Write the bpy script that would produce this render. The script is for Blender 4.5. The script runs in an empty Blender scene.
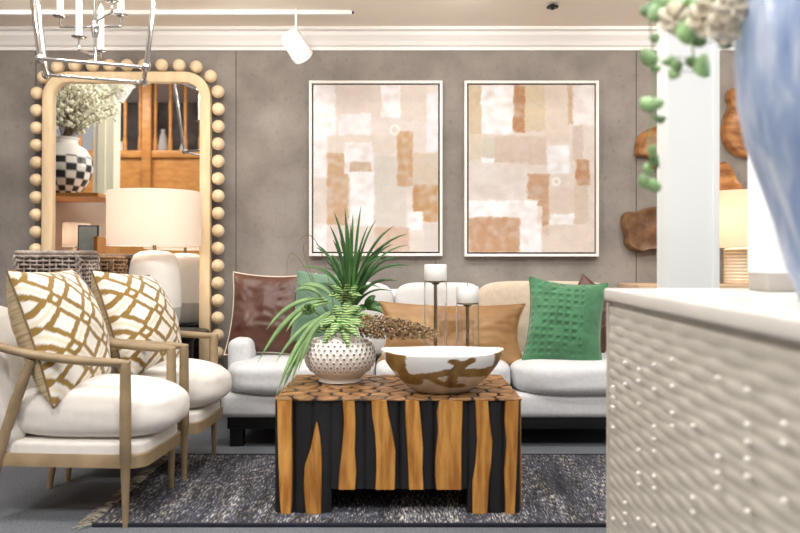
import bpy, bmesh, math, random
import numpy as np
from mathutils import Vector, Matrix, noise
random.seed(7)
S = bpy.context.scene
COL = S.collection
PI = math.pi
F = 778.0
CAMZ, HZ = 0.98, 260.0


def P(px, py, D):
    """world point seen at photo pixel (px, py) at distance D from the camera"""
    return Vector(((px - 400) / F * D, D, CAMZ + (HZ - py) / F * D))


def lin(c):
    return tuple(((v / 255) / 12.92 if v / 255 <= .04045 else ((v / 255 + .055) / 1.055) ** 2.4) for v in c)


# ------------------------------------------------------------------ materials
def mat(name, rgb, rough=.6, var=0., scale=12., bump=0., bscale=80., metal=0., stretch=(1, 1, 1), rgb2=None,
        spec=.4, rnd=0., trans=0., detail=4., sheen=0., coord='Object'):
    m = bpy.data.materials.new(name)
    m.use_nodes = True
    nt = m.node_tree
    b = nt.nodes['Principled BSDF']
    a = lin(rgb)
    b.inputs['Base Color'].default_value = (*a, 1)
    b.inputs['Roughness'].default_value = rough
    b.inputs['Metallic'].default_value = metal
    b.inputs['Specular IOR Level'].default_value = spec
    if sheen: b.inputs['Sheen Weight'].default_value = sheen
    if trans:
        b.inputs['Transmission Weight'].default_value = trans
        b.inputs['IOR'].default_value = 1.45
    N = nt.nodes.new; L = nt.links.new
    if var or rgb2 or bump or rnd:
        tc = N('ShaderNodeTexCoord'); mp = N('ShaderNodeMapping')
        L(tc.outputs[coord], mp.inputs['Vector'])
        mp.inputs['Scale'].default_value = stretch
    out = None
    if var or rgb2:
        nz = N('ShaderNodeTexNoise'); nz.inputs['Scale'].default_value = scale; nz.inputs['Detail'].default_value = detail
        L(mp.outputs[0], nz.inputs['Vector'])
        cr = N('ShaderNodeValToRGB')
        lo = lin(rgb2) if rgb2 else tuple(v * (1 - var) for v in a)
        hi = a if rgb2 else tuple(min(1, v * (1 + var)) for v in a)
        cr.color_ramp.elements[0].color = (*lo, 1); cr.color_ramp.elements[1].color = (*hi, 1)
        cr.color_ramp.elements[0].position = .36; cr.color_ramp.elements[1].position = .64
        L(nz.outputs['Fac'], cr.inputs['Fac']); out = cr.outputs[0]
    if rnd:
        oi = N('ShaderNodeObjectInfo'); hs = N('ShaderNodeHueSaturation')
        mr = N('ShaderNodeMapRange'); mr.inputs['To Min'].default_value = 1 - rnd; mr.inputs['To Max'].default_value = 1 + rnd
        L(oi.outputs['Random'], mr.inputs['Value']); L(mr.outputs[0], hs.inputs['Value'])
        if out: L(out, hs.inputs['Color'])
        else: hs.inputs['Color'].default_value = (*a, 1)
        out = hs.outputs[0]
    if out: L(out, b.inputs['Base Color'])
    if bump:
        n2 = N('ShaderNodeTexNoise'); n2.inputs['Scale'].default_value = bscale; n2.inputs['Detail'].default_value = 3
        L(mp.outputs[0], n2.inputs['Vector'])
        bp = N('ShaderNodeBump'); bp.inputs['Strength'].default_value = bump; bp.inputs['Distance'].default_value = .01
        L(n2.outputs['Fac'], bp.inputs['Height']); L(bp.outputs[0], b.inputs['Normal'])
    return m


def vmat(name, rough=.6, bump=0., bscale=200., spec=.3, sheen=0., var=0.):
    m = mat(name, (200, 200, 200), rough, 0, bump=bump, bscale=bscale, spec=spec, sheen=sheen)
    nt = m.node_tree
    at = nt.nodes.new('ShaderNodeAttribute'); at.attribute_name = 'Col'
    nt.links.new(at.outputs['Color'], nt.nodes['Principled BSDF'].inputs['Base Color'])
    return m


def emit(name, rgb, strength):
    m = bpy.data.materials.new(name); m.use_nodes = True
    b = m.node_tree.nodes['Principled BSDF']
    b.inputs['Base Color'].default_value = (*lin(rgb), 1)
    b.inputs['Emission Color'].default_value = (*lin(rgb), 1)
    b.inputs['Emission Strength'].default_value = strength
    return m


def shade_mat(name, rgb, t=.5):
    m = bpy.data.materials.new(name); m.use_nodes = True
    nt = m.node_tree
    for n in list(nt.nodes):
        if n.type == 'BSDF_PRINCIPLED': nt.nodes.remove(n)
    d = nt.nodes.new('ShaderNodeBsdfDiffuse'); tr = nt.nodes.new('ShaderNodeBsdfTranslucent'); mx = nt.nodes.new('ShaderNodeMixShader')
    d.inputs[0].default_value = (*lin(rgb), 1); tr.inputs[0].default_value = (*lin(rgb), 1)
    mx.inputs[0].default_value = t
    nt.links.new(d.outputs[0], mx.inputs[1]); nt.links.new(tr.outputs[0], mx.inputs[2])
    nt.links.new(mx.outputs[0], nt.nodes['Material Output'].inputs['Surface'])
    return m


# ------------------------------------------------------------------ geometry helpers: all return (verts, faces)
def join(*gs):
    V, Fc = [], []
    for v, f in gs:
        o = len(V); V += [tuple(p) for p in v]; Fc += [tuple(i + o for i in q) for q in f]
    return V, Fc


def xf(g, M):
    return [tuple(M @ Vector(p)) for p in g[0]], g[1]


def shift(g, d):
    return [(p[0] + d[0], p[1] + d[1], p[2] + d[2]) for p in g[0]], g[1]


def bm_geo(bm):
    bm.verts.ensure_lookup_table()
    for i, v in enumerate(bm.verts): v.index = i
    g = [tuple(v.co) for v in bm.verts], [tuple(v.index for v in f.verts) for f in bm.faces]
    bm.free(); return g


def box(x0, x1, y0, y1, z0, z1, r=0., seg=2):
    bm = bmesh.new()
    bmesh.ops.create_cube(bm, size=1)
    for v in bm.verts:
        v.co = ((x0 + x1) / 2 + v.co.x * (x1 - x0), (y0 + y1) / 2 + v.co.y * (y1 - y0), (z0 + z1) / 2 + v.co.z * (z1 - z0))
    if r: bmesh.ops.bevel(bm, geom=bm.edges[:], offset=r, segments=seg, profile=.5, affect='EDGES')
    return bm_geo(bm)


def puff(cx, cy, cz, sx, sy, sz, e=4., n=10, wob=0.):
    """a soft upholstered block: half sizes sx, sy, sz"""
    bm = bmesh.new()
    bmesh.ops.create_cube(bm, size=2)
    bmesh.ops.subdivide_edges(bm, edges=bm.edges[:], cuts=n, use_grid_fill=True)
    for v in bm.verts:
        p = v.co
        k = (abs(p.x) ** e + abs(p.y) ** e + abs(p.z) ** e) ** (1 / e)
        q = p / k
        w = 1 + (noise.noise(Vector((q.x * 2 + cx * 9, q.y * 2 + cy, q.z * 2))) * wob if wob else 0)
        v.co = (cx + q.x * sx * w, cy + q.y * sy * w, cz + q.z * sz * w)
    return bm_geo(bm)


def tube(path, rad, n=10, cap=True, flat=1.):
    path = [Vector(p) for p in path]
    V, Fc = [], []
    up = Vector((0, 0, 1))
    t0 = (path[-1] - path[0]).normalized()
    if abs(t0.z) > .85: up = Vector((0, 1, 0))
    for i, p in enumerate(path):
        a = path[max(i - 1, 0)]; b = path[min(i + 1, len(path) - 1)]
        t = (b - a).normalized()
        s = t.cross(up)
        if s.length < 1e-5: s = Vector((1, 0, 0))
        s.normalize(); u = s.cross(t).normalized()
        r = rad[i] if isinstance(rad, (list, tuple)) else rad
        for k in range(n):
            a_ = 2 * PI * k / n
            V.append(tuple(p + s * math.cos(a_) * r + u * math.sin(a_) * r * flat))
    for i in range(len(path) - 1):
        for k in range(n):
            Fc.append((i * n + k, i * n + (k + 1) % n, (i + 1) * n + (k + 1) % n, (i + 1) * n + k))
    if cap:
        Fc.append(tuple(range(n))[::-1]); Fc.append(tuple((len(path) - 1) * n + k for k in range(n)))
    return V, Fc


def lathe(prof, n=32, cx=0, cy=0, sy=1., close=False):
    V, Fc = [], []
    for r, z in prof:
        for k in range(n):
            a = 2 * PI * k / n
            V.append((cx + r * math.cos(a), cy + r * math.sin(a) * sy, z))
    m = len(prof)
    for i in range(m - 1):
        for k in range(n):
            Fc.append((i * n + k, i * n + (k + 1) % n, (i + 1) * n + (k + 1) % n, (i + 1) * n + k))
    if close:
        Fc.append(tuple(range(n))[::-1]); Fc.append(tuple((m - 1) * n + k for k in range(n)))
    return V, Fc


def prism(poly, z0, z1, bev=0.):
    n = len(poly)
    V = [(x, y, z0) for x, y in poly] + [(x, y, z1) for x, y in poly]
    Fc = [tuple(range(n))[::-1], tuple(range(n, 2 * n))] + [(i, (i + 1) % n, n + (i + 1) % n, n + i) for i in range(n)]
    if bev:
        cx = sum(p[0] for p in poly) / n; cy = sum(p[1] for p in poly) / n
        V = V[:n] + [(x, y, z1 - bev) for x, y in poly]
        top = []
        for x, y in poly:
            d = math.hypot(x - cx, y - cy) or 1
            k = max(0, 1 - bev / d)
            top.append((cx + (x - cx) * k, cy + (y - cy) * k, z1))
        V += top
        Fc = [tuple(range(n))[::-1], tuple(range(2 * n, 3 * n))]
        for i in range(n):
            j = (i + 1) % n
            Fc += [(i, j, n + j, n + i), (n + i, n + j, 2 * n + j, 2 * n + i)]
    return V, Fc


def sphere(c, r, n=12, sq=1.):
    prof = []
    m = max(4, n // 2)
    for i in range(m + 1):
        a = -PI / 2 + PI * i / m
        prof.append((max(1e-4, r * math.cos(a)), c[2] + r * sq * math.sin(a)))
    return lathe(prof, n, c[0], c[1], close=True)


def blade(path, widths, nrm=(0, -1, 0), fold=.25):
    """leaf: a folded ribbon along path with widths; a thin closed solid"""
    path = [Vector(p) for p in path]; V, Fc = [], []
    N0 = Vector(nrm)
    for i, p in enumerate(path):
        a = path[max(i - 1, 0)]; b = path[min(i + 1, len(path) - 1)]
        t = (b - a).normalized(); s = t.cross(N0)
        if s.length < 1e-3: s = t.cross(Vector((1, 0, .3)))
        s.normalize(); u = s.cross(t).normalized()
        w = widths[i]
        V += [tuple(p - s * w), tuple(p - u * w * fold), tuple(p + s * w), tuple(p - u * (w * fold + .0012))]
    for i in range(len(path) - 1):
        o = i * 4
        for k in range(4):
            Fc.append((o + k, o + (k + 1) % 4, o + 4 + (k + 1) % 4, o + 4 + k))
    return V, Fc


def bez(p0, p1, p2, n=8):
    p0, p1, p2 = Vector(p0), Vector(p1), Vector(p2)
    return [p0 * (1 - t) ** 2 + p1 * 2 * t * (1 - t) + p2 * t * t for t in [i / n for i in range(n + 1)]]


def build(name, geo, m, parent=None, smooth=True, world=True, cols=None, auto=None):
    V, Fc = geo
    if parent is not None and world:
        l = parent.get('_base', (0, 0, 0))
        V = [(p[0] - l[0], p[1] - l[1], p[2] - l[2]) for p in V]
    me = bpy.data.meshes.new(name)
    me.from_pydata(V, [], Fc)
    if cols is not None:
        at = me.color_attributes.new('Col', 'FLOAT_COLOR', 'POINT')
        at.data.foreach_set('color', np.asarray(cols, np.float32).ravel())
    bm = bmesh.new(); bm.from_mesh(me); bmesh.ops.recalc_face_normals(bm, faces=bm.faces); bm.to_mesh(me); bm.free()
    if smooth:
        me.polygons.foreach_set('use_smooth', [True] * len(me.polygons))
        if auto is not None: me.set_sharp_from_angle(angle=math.radians(auto))
    if m: me.materials.append(m)
    o = bpy.data.objects.new(name, me); COL.objects.link(o)
    if parent is not None: o.parent = parent
    return o


def tag(o, label=None, cat=None, group=None, kind=None):
    if label: o['label'] = label
    if cat: o['category'] = cat
    if group: o['group'] = group
    if kind: o['kind'] = kind
    return o


def thing(name, label, cat, loc=(0, 0, 0), rotz=0., group=None):
    o = bpy.data.objects.new(name, None); COL.objects.link(o)
    o.empty_display_size = .1
    o.location = loc; o.rotation_euler = (0, 0, rotz)
    o['_base'] = tuple(loc)
    return tag(o, label, cat, group)


def struct(name, geo, m, **k):
    return tag(build(name, geo, m, smooth=False, **k), kind='structure')


def dup(root, loc, rotz, label, group=None):
    r = root.copy(); COL.objects.link(r); r.location = loc; r.rotation_euler = (0, 0, rotz)
    r['label'] = label
    if group: r['group'] = group
    for ch in list(root.children):
        c = ch.copy(); COL.objects.link(c); c.parent = r
        for g in ch.children:
            d = g.copy(); COL.objects.link(d); d.parent = c
    return r


def smooth01(x):
    x = min(1, max(0, x)); return x * x * (3 - 2 * x)


# ------------------------------------------------------------------ palette
M = {}
M['oak'] = mat('pale_oak', (176, 150, 112), .5, .14, 6, .08, 40, stretch=(1, 1, 1))
M['chairwood'] = mat('weathered_oak', (148, 128, 98), .5, .16, 9, .06, 60)
M['mirrorwood'] = mat('bleached_wood', (222, 196, 158), .55, .08, 7, .08, 50, stretch=(3, 3, .6))
M['bead'] = mat('bead_wood', (219, 195, 160), .55, .1, 14, .05, 60, rnd=.05)
M['linen'] = mat('white_linen', (226, 221, 214), .85, .03, 30, .14, 420, sheen=.2)
M['sofafab'] = mat('pale_grey_linen', (206, 206, 207), .9, .05, 60, .16, 380, sheen=.2)
M['sofabeige'] = mat('beige_linen', (190, 174, 154), .9, .06, 40, .2, 300, sheen=.2)
M['sofawhite'] = mat('white_cotton', (200, 198, 196), .9, .03, 30, .12, 350)
M['black'] = mat('black_stain', (17, 17, 18), .45, .2, 10, .06, 40)
M['charwood'] = mat('charred_bark', (28, 28, 30), .42, .3, 14, .3, 30, stretch=(1, 1, .25))
M['teak'] = mat('golden_teak', (206, 150, 76), .42, 0, 9, .12, 30, stretch=(5, 5, .6), rgb2=(158, 102, 44), rnd=.12)
M['teakend'] = mat('teak_end_grain', (160, 118, 74), .4, 0, 26, .2, 60, rgb2=(104, 70, 40), rnd=.25)
M['leather'] = mat('brown_leather', (84, 52, 40), .38, .16, 8, .18, 40, spec=.5)
M['camel'] = mat('camel_leather', (158, 121, 78), .5, 0, 5, .12, 60, rgb2=(134, 97, 58))
M['cream'] = mat('cream_canvas', (226, 212, 190), .85, .05, 40, .1, 300)
M['green'] = mat('emerald_velvet', (60, 112, 74), .8, .14, 12, .1, 200, sheen=.5)
M['sage'] = mat('sage_velvet', (92, 122, 98), .8, .12, 9, .1, 200, sheen=.3)
M['ceramic'] = mat('white_ceramic', (238, 234, 228), .25, .02, 9, spec=.5)
M['taupe'] = mat('taupe_stripe', (170, 152, 128), .85, 0, 1, .1, 300)
M['chrome'] = mat('polished_nickel', (205, 205, 205), .08, metal=1.)
M['brass'] = mat('aged_brass', (150, 132, 98), .32, .1, 20, metal=1.)
M['wax'] = mat('white_wax', (244, 242, 238), .45, .01, 9)
M['white'] = mat('white_paint', (240, 240, 238), .45, .01, 6)
M['colwhite'] = mat('column_paint', (226, 229, 228), .5, .01, 3)
M['ceil'] = mat('ceiling_paint', (248, 236, 222), .8, .02, 2)
M['crown'] = mat('crown_paint', (234, 231, 228), .6, .01, 4)
M['mirror'] = mat('mirror_glass', (240, 240, 240), .0, metal=1.)
M['glass'] = mat('clear_glass', (255, 255, 255), .0, trans=1., spec=.5)
M['dk'] = mat('dark_metal', (34, 32, 30), .4, .1, 20, metal=.4)
M['carpet'] = mat('grey_carpet', (122, 125, 130), .95, 0, 130, .5, 300, rgb2=(94, 97, 103), spec=.1)
M['credenza'] = mat('whitewashed_wood', (192, 187, 176), .5, .06, 14, .1, 60)
M['credtop'] = mat('credenza_top_wood', (214, 210, 204), .3, .04, 6)
M['frond'] = mat('dark_green_leaf', (62, 102, 50), .38, .3, 12, .05, 60, rnd=.35, spec=.5)
M['palegreen'] = mat('pale_green_leaf', (128, 160, 104), .55, .18, 16, rnd=.2)
M['stripe_leaf'] = None
M['twig'] = mat('brown_twig', (110, 92, 66), .7, .2, 30)
M['seed'] = mat('dried_seed', (176, 150, 114), .8, 0, 60, rgb2=(112, 88, 60), rnd=.0)
M['orangewood'] = mat('polished_root_wood', (178, 126, 76), .32, 0, 8, .1, 20, rgb2=(124, 78, 42), stretch=(1, 1, 3))
M['walnut'] = mat('walnut_slab', (122, 90, 62), .4, 0, 7, .1, 20, rgb2=(88, 60, 38), stretch=(2, 1, 2))
M['loftwood'] = mat('honey_wood', (192, 134, 70), .45, 0, 5, .05, 20, rgb2=(172, 112, 54), stretch=(1, 1, 3))
M['darkwall'] = mat('dark_back_wall', (112, 106, 102), .8, .5, 2.2)
M['euc'] = mat('eucalyptus_leaf', (142, 178, 122), .5, .3, 12, rnd=.45)
M['petal'] = shade_mat('cream_petal', (253, 247, 232), .45)


def wall_material():
    m = mat('concrete_wallpaper', (147, 140, 133), .85, 0, 3.2, .3, 26, rgb2=(123, 116, 110), detail=9.)
    nt = m.node_tree; N = nt.nodes.new; L = nt.links.new
    b = nt.nodes['Principled BSDF']
    src = b.inputs['Base Color'].links[0].from_socket
    tc = N('ShaderNodeTexCoord'); sx = N('ShaderNodeSeparateXYZ'); L(tc.outputs['Object'], sx.inputs[0])
    # fine vertical streaks and small pits
    n2 = N('ShaderNodeTexNoise'); n2.inputs['Scale'].default_value = 30; n2.inputs['Detail'].default_value = 6
    mp = N('ShaderNodeMapping'); mp.inputs['Scale'].default_value = (1.2, 1, .9); L(tc.outputs['Object'], mp.inputs[0]); L(mp.outputs[0], n2.inputs['Vector'])
    cr = N('ShaderNodeValToRGB'); cr.color_ramp.elements[0].position = .25; cr.color_ramp.elements[0].color = (.7, .69, .68, 1)
    cr.color_ramp.elements[1].position = .42; cr.color_ramp.elements[1].color = (1, 1, 1, 1)
    L(n2.outputs['Fac'], cr.inputs[0])
    mx = N('ShaderNodeMix'); mx.data_type = 'RGBA'; mx.blend_type = 'MULTIPLY'; mx.inputs['Factor'].default_value = .75
    L(src, mx.inputs['A']); L(cr.outputs[0], mx.inputs['B'])
    last = mx.outputs['Result']
    for X in (-1.054, 1.518, -2.34, 2.8):
        s = N('ShaderNodeMath'); s.operation = 'SUBTRACT'; s.inputs[1].default_value = X; L(sx.outputs['X'], s.inputs[0])
        a = N('ShaderNodeMath'); a.operation = 'ABSOLUTE'; L(s.outputs[0], a.inputs[0])
        c = N('ShaderNodeMath'); c.operation = 'LESS_THAN'; c.inputs[1].default_value = .0032; L(a.outputs[0], c.inputs[0])
        k = N('ShaderNodeMix'); k.data_type = 'RGBA'
        L(c.outputs[0], k.inputs['Factor']); L(last, k.inputs['A']); k.inputs['B'].default_value = (*lin((84, 76, 70)), 1)
        last = k.outputs['Result']
    L(last, b.inputs['Base Color'])
    return m


M['wall'] = wall_material()


def rug_material():
    m = mat('flecked_rug', (48, 50, 58), .95, bump=.6, bscale=220, spec=.1)
    nt = m.node_tree; N = nt.nodes.new; L = nt.links.new
    b = nt.nodes['Principled BSDF']
    tc = N('ShaderNodeTexCoord'); mp = N('ShaderNodeMapping'); mp.inputs['Scale'].default_value = (1, .13, 1)
    mp.inputs['Rotation'].default_value = (0, 0, math.radians(-6))
    L(tc.outputs['Object'], mp.inputs[0])
    n1 = N('ShaderNodeTexNoise'); n1.inputs['Scale'].default_value = 165; n1.inputs['Detail'].default_value = 3; n1.inputs['Roughness'].default_value = .7
    n2 = N('ShaderNodeTexNoise'); n2.inputs['Scale'].default_value = 7; n2.inputs['Detail'].default_value = 4
    n3 = N('ShaderNodeTexNoise'); n3.inputs['Scale'].default_value = 42; n3.inputs['Detail'].default_value = 3
    for n in (n1, n2, n3): L(mp.outputs[0], n.inputs['Vector'])
    ad = N('ShaderNodeMath'); ad.operation = 'MULTIPLY_ADD'; ad.inputs[1].default_value = .35
    L(n2.outputs['Fac'], ad.inputs[0]); L(n1.outputs['Fac'], ad.inputs[2])
    cr = N('ShaderNodeValToRGB'); e = cr.color_ramp.elements
    e[0].position = .64; e[0].color = (*lin((62, 64, 72)), 1); e[1].position = .835; e[1].color = (*lin((214, 208, 196)), 1)
    x = e.new(.745); x.color = (*lin((104, 105, 112)), 1)
    L(ad.outputs[0], cr.inputs[0])
    c2 = N('ShaderNodeValToRGB'); c2.color_ramp.elements[0].color = (.6, .56, .52, 1); c2.color_ramp.elements[1].color = (1.2, 1.2, 1.24, 1)
    c2.color_ramp.elements[0].position = .35; c2.color_ramp.elements[1].position = .65
    L(n3.outputs['Fac'], c2.inputs[0])
    mx = N('ShaderNodeMix'); mx.data_type = 'RGBA'; mx.blend_type = 'MULTIPLY'; mx.inputs['Factor'].default_value = 1
    L(cr.outputs[0], mx.inputs['A']); L(c2.outputs[0], mx.inputs['B']); L(mx.outputs['Result'], b.inputs['Base Color'])
    return m


M['rug'] = rug_material()


def leaf_stripe_material():
    m = mat('striped_succulent_leaf', (70, 130, 56), .5)
    nt = m.node_tree; N = nt.nodes.new; L = nt.links.new
    b = nt.nodes['Principled BSDF']
    tc = N('ShaderNodeTexCoord')
    w = N('ShaderNodeTexWave'); w.inputs['Scale'].default_value = 30; w.inputs['Distortion'].default_value = 7; w.inputs['Detail'].default_value = 2
    w.bands_direction = 'Z'
    L(tc.outputs['Object'], w.inputs['Vector'])
    cr = N('ShaderNodeValToRGB'); e = cr.color_ramp.elements
    e[0].position = .42; e[0].color = (*lin((56, 108, 54)), 1); e[1].position = .85; e[1].color = (*lin((186, 206, 136)), 1)
    L(w.outputs['Fac'], cr.inputs[0]); L(cr.outputs[0], b.inputs['Base Color'])
    return m


M['stripe_leaf'] = leaf_stripe_material()


def bluevase_material():
    m = mat('blue_watercolour_glaze', (140, 160, 196), .3)
    nt = m.node_tree; N = nt.nodes.new; L = nt.links.new
    b = nt.nodes['Principled BSDF']
    tc = N('ShaderNodeTexCoord'); mp = N('ShaderNodeMapping'); mp.inputs['Scale'].default_value = (1, 1, .3); L(tc.outputs['Object'], mp.inputs[0])
    n = N('ShaderNodeTexNoise'); n.inputs['Scale'].default_value = 26; n.inputs['Detail'].default_value = 5; n.inputs['Distortion'].default_value = .6
    L(mp.outputs[0], n.inputs['Vector'])
    cr = N('ShaderNodeValToRGB'); e = cr.color_ramp.elements
    e[0].position = .3; e[0].color = (*lin((128, 150, 192)), 1); e[1].position = .72; e[1].color = (*lin((208, 217, 232)), 1)
    x = e.new(.5); x.color = (*lin((154, 174, 208)), 1)
    L(n.outputs['Fac'], cr.inputs[0]); L(cr.outputs[0], b.inputs['Base Color'])
    return m


M['bluevase'] = bluevase_material()

# ------------------------------------------------------------------ the room
WY = 5.0
struct('floor', box(-7, 7, -6, WY + .1, -.1, 0), M['carpet'])
struct('wall_back', box(-7, 7, WY, WY + .12, 0, 2.46), M['wall'])
struct('ceiling', box(-7, 7, 3.86, WY + .1, 2.45, 2.55), M['ceil'])
# crown moulding, a stepped cove profile run along the back wall
cp = [(WY, 2.325), (WY - .012, 2.325), (WY - .014, 2.345), (WY - .03, 2.352), (WY - .045, 2.375), (WY - .075, 2.405), (WY - .085, 2.425), (WY - .11, 2.432), (WY - .11, 2.45), (WY, 2.45)]
n = len(cp)
cv = [(-7, y, z) for y, z in cp] + [(7, y, z) for y, z in cp]
struct('trim_1', (cv, [tuple(range(n)), tuple(range(n, 2 * n))[::-1]] + [(i, (i + 1) % n, n + (i + 1) % n, n + i) for i in range(n)]), M['crown'])
struct('wall_upper', box(-7, 7, 3.86, 3.98, 2.55, 4.3), M['crown'])
struct('ceiling_upper', box(-7, 7, -6, 3.98, 4.3, 4.4), M['crown'])

# the white square column in front of the far right of the wall
cx0, cx1, cyf = (668 - 400) / F * 2.55, (718 - 400) / F * 2.55, 2.55
struct('column', join(box(cx0, cx1, cyf, cyf + .11, 0, 4.3), box(cx1 - .02, cx1 + .003, cyf - .010, cyf + .02, 0, 4.3, .004)), M['colwhite'])

# ------------------------------------------------------------------ rug
rug = thing('area_rug', 'charcoal and white flecked woven rug lying under the coffee table', 'rug', (0, 3.36, 0))
g = box(-1.13, 1.7, 2.865, 3.87, 0.0005, .012, .003)
build('pile', g, M['rug'], rug)
M['binding'] = mat('rug_binding', (26, 28, 40), .9, .2, 60)
build('binding', join(box(-1.13, 1.7, 2.85, 2.866, 0.0005, .0135, .002), box(-1.13, 1.7, 3.869, 3.885, .0005, .0135, .002)), M['binding'], rug)
fr = []
M['fringe'] = mat('fringe_yarn', (150, 144, 130), .9, .4, 40)
for i in range(120):
    y = 2.86 + random.random() * 1.0
    l = random.uniform(.03, .075); a = random.uniform(-.03, .03)
    p0 = (-1.125, y, .008)
    fr.append(tube(bez(p0, (-1.125 - l * .5, y + a, random.uniform(.006, .03)), (-1.125 - l, y + a * 2, .004), 4), [.003, .0028, .0026, .0024, .002], 5))
tag(build('fringe', join(*fr), M['fringe'], rug), kind='stuff')

# ------------------------------------------------------------------ coffee table
TY = 2.975
K = F / TY


def tX(zx): return (zx * .35 + 260 - 400) / K


def tZ(zy): return max(0.013, CAMZ + (HZ - (zy * .35 + 360)) / K)


TX0, TX1, TYB, TH = -.480, .466, 3.59, .45
tab = thing('coffee_table', 'square coffee table of charred black logs with golden cut faces', 'coffee table', (0, 3.29, .012))


def scallop(a, b, n, amp, step=8):
    """points along 0..1 with n round bumps of height amp"""
    out = []
    for i in range(n * step):
        t = i / (n * step)
        out.append((a + (b - a) * t, amp * (abs(math.sin(PI * n * t)) ** .6 - 1)))
    return out


def block(x0, x1, nf, z0, z1, sides):
    y0, y1 = TY + .012, TYB - .012
    pts = [(x, y0 - o * 1.0 - .012) for x, o in scallop(x0, x1, nf, .012)]
    if 'R' in sides: pts += [(x1 + .004 + o, y) for y, o in scallop(y0, y1, 6, .012)]
    else: pts += [(x1, y0), (x1, y1)]
    pts += [(x, y1 + o + .012) for x, o in scallop(x1, x0, nf, .012)]
    if 'L' in sides: pts += [(x0 - .004 - o, y) for y, o in scallop(y1, y0, 6, .012)]
    else: pts += [(x0, y1), (x0, y0)]
    pts = [(x, 2 * (TY + .006) - y if False else y) for x, y in pts]
    return prism(pts, z0, z1)


zap = tZ(369)
bodyg = join(block(TX0 + .001, tX(203), 3, .013, TH - .008, 'L'), block(tX(200), tX(597), 8, zap, TH - .009, ''), block(tX(594), TX1 - .001, 3, .013, TH - .008, 'R'))
build('charred_body', bodyg, M['charwood'], tab, auto=40)
STRIPS = [
    [(112, 49, 92), (200, 50, 92), (300, 53, 93), (400, 57, 92), (440, 60, 89)],
    [(178, 160, 165), (210, 153, 172), (250, 145, 176), (300, 128, 178), (350, 125, 177), (400, 128, 176), (440, 131, 175)],
    [(112, 236, 271), (180, 240, 274), (260, 233, 272), (320, 226, 276), (368, 224, 273)],
    [(112, 318, 362), (160, 320, 368), (210, 328, 380), (260, 331, 388), (310, 332, 387), (368, 329, 386)],
    [(112, 414, 455), (180, 415, 461), (250, 420, 467), (310, 423, 465), (368, 425, 468)],
    [(112, 511, 579), (150, 505, 579), (200, 508, 577), (280, 500, 576), (330, 499, 576), (368, 503, 576)],
    [(112, 614, 652), (170, 616, 656), (230, 619, 664), (290, 615, 661), (350, 606, 654), (400, 606, 652), (440, 606, 650)],
    [(112, 700, 740), (170, 698, 738), (240, 703, 736), (320, 697, 733), (400, 700, 730), (440, 700, 728)],
]


def strip_geo(rows, yf, yb):
    """flat cut face with wavy edges, standing in the X-Z plane from yf (front) to yb"""
    L_ = []; R_ = []
    rows = rows[::-1]
    # densify
    for i in range(len(rows) - 1):
        for t in (0, .33, .66):
            a, b = rows[i], rows[i + 1]
            L_.append((a[1] + (b[1] - a[1]) * t, a[0] + (b[0] - a[0]) * t)); R_.append((a[2] + (b[2] - a[2]) * t, a[0] + (b[0] - a[0]) * t))
    L_.append((rows[-1][1], rows[-1][0])); R_.append((rows[-1][2], rows[-1][0]))
    V, Fc = [], []
    m = len(L_)
    for (lx, lz), (rx, rz) in zip(L_, R_):
        e = .004
        V += [(lx + .001, yb, lz), (lx + .001, yf + e, lz), (lx + e, yf, lz), (rx - e, yf, rz), (rx - .001, yf + e, rz), (rx - .001, yb, rz)]
    for i in range(m - 1):
        o = i * 6
        for k in range(6):
            Fc.append((o + k, o + (k + 1) % 6, o + 6 + (k + 1) % 6, o + 6 + k))
    Fc.append(tuple(range(6))); Fc.append(tuple((m - 1) * 6 + k for k in range(6)))
    return V, Fc


for r in STRIPS:
    rr = [(tZ(zy), tX(a), tX(b)) for zy, a, b in r]
    if rr[0][0] > .43: rr[0] = (TH - .004, rr[0][1], rr[0][2])
    build('cut_face', strip_geo(rr, TY - .012, TY + .03), M['teak'], tab, auto=35)
    mir = [(z, TX0 + TX1 - b, TX0 + TX1 - a) for z, a, b in rr]
    gb = strip_geo(mir, -(TYB + .012), -(TYB - .03))
    build('cut_face', ([(x, -y, z) for x, y, z in gb[0]], gb[1]), M['teak'], tab, auto=35)
for side in (-1, 1):
    X = TX0 if side < 0 else TX1
    for k in range(5):
        y = TY + .07 + k * .115
        w = random.uniform(.02, .032)
        rr = [(TH - .004, y - w, y + w)] + [(z, y - w * random.uniform(.8, 1.2), y + w * random.uniform(.8, 1.2)) for z in (.36, .27, .18, .09)] + [(.014, y - w, y + w)]
        gb = strip_geo(rr, -.004, .03)
        if side < 0: V = [(X + y_, x_, z_) for x_, y_, z_ in gb[0]]
        else: V = [(X - y_, x_, z_) for x_, y_, z_ in gb[0]]
        build('cut_face', (V, gb[1]), M['teak'], tab, auto=35)
# top: irregular end-grain slices over a dark bed
build('top_bed', box(TX0 + .008, TX1 - .008, TY - .002, TYB, TH - .012, TH - .0035), M['charwood'], tab)
sites = []
nx_, ny_ = 11, 8
for j in range(ny_):
    for i in range(nx_):
        sites.append((TX0 + (TX1 - TX0) * (i + .5 + (.25 if j % 2 else -.25) + random.uniform(-.28, .28)) / nx_, TY - .01 + (TYB - TY + .02) * (j + .5 + random.uniform(-.28, .28)) / ny_))


def clip(poly, a, b, c):
    out = []
    for i in range(len(poly)):
        p, q = poly[i], poly[(i + 1) % len(poly)]
        dp, dq = a * p[0] + b * p[1] - c, a * q[0] + b * q[1] - c
        if dp <= 0: out.append(p)
        if dp * dq < 0:
            t = dp / (dp - dq); out.append((p[0] + (q[0] - p[0]) * t, p[1] + (q[1] - p[1]) * t))
    return out


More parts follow.
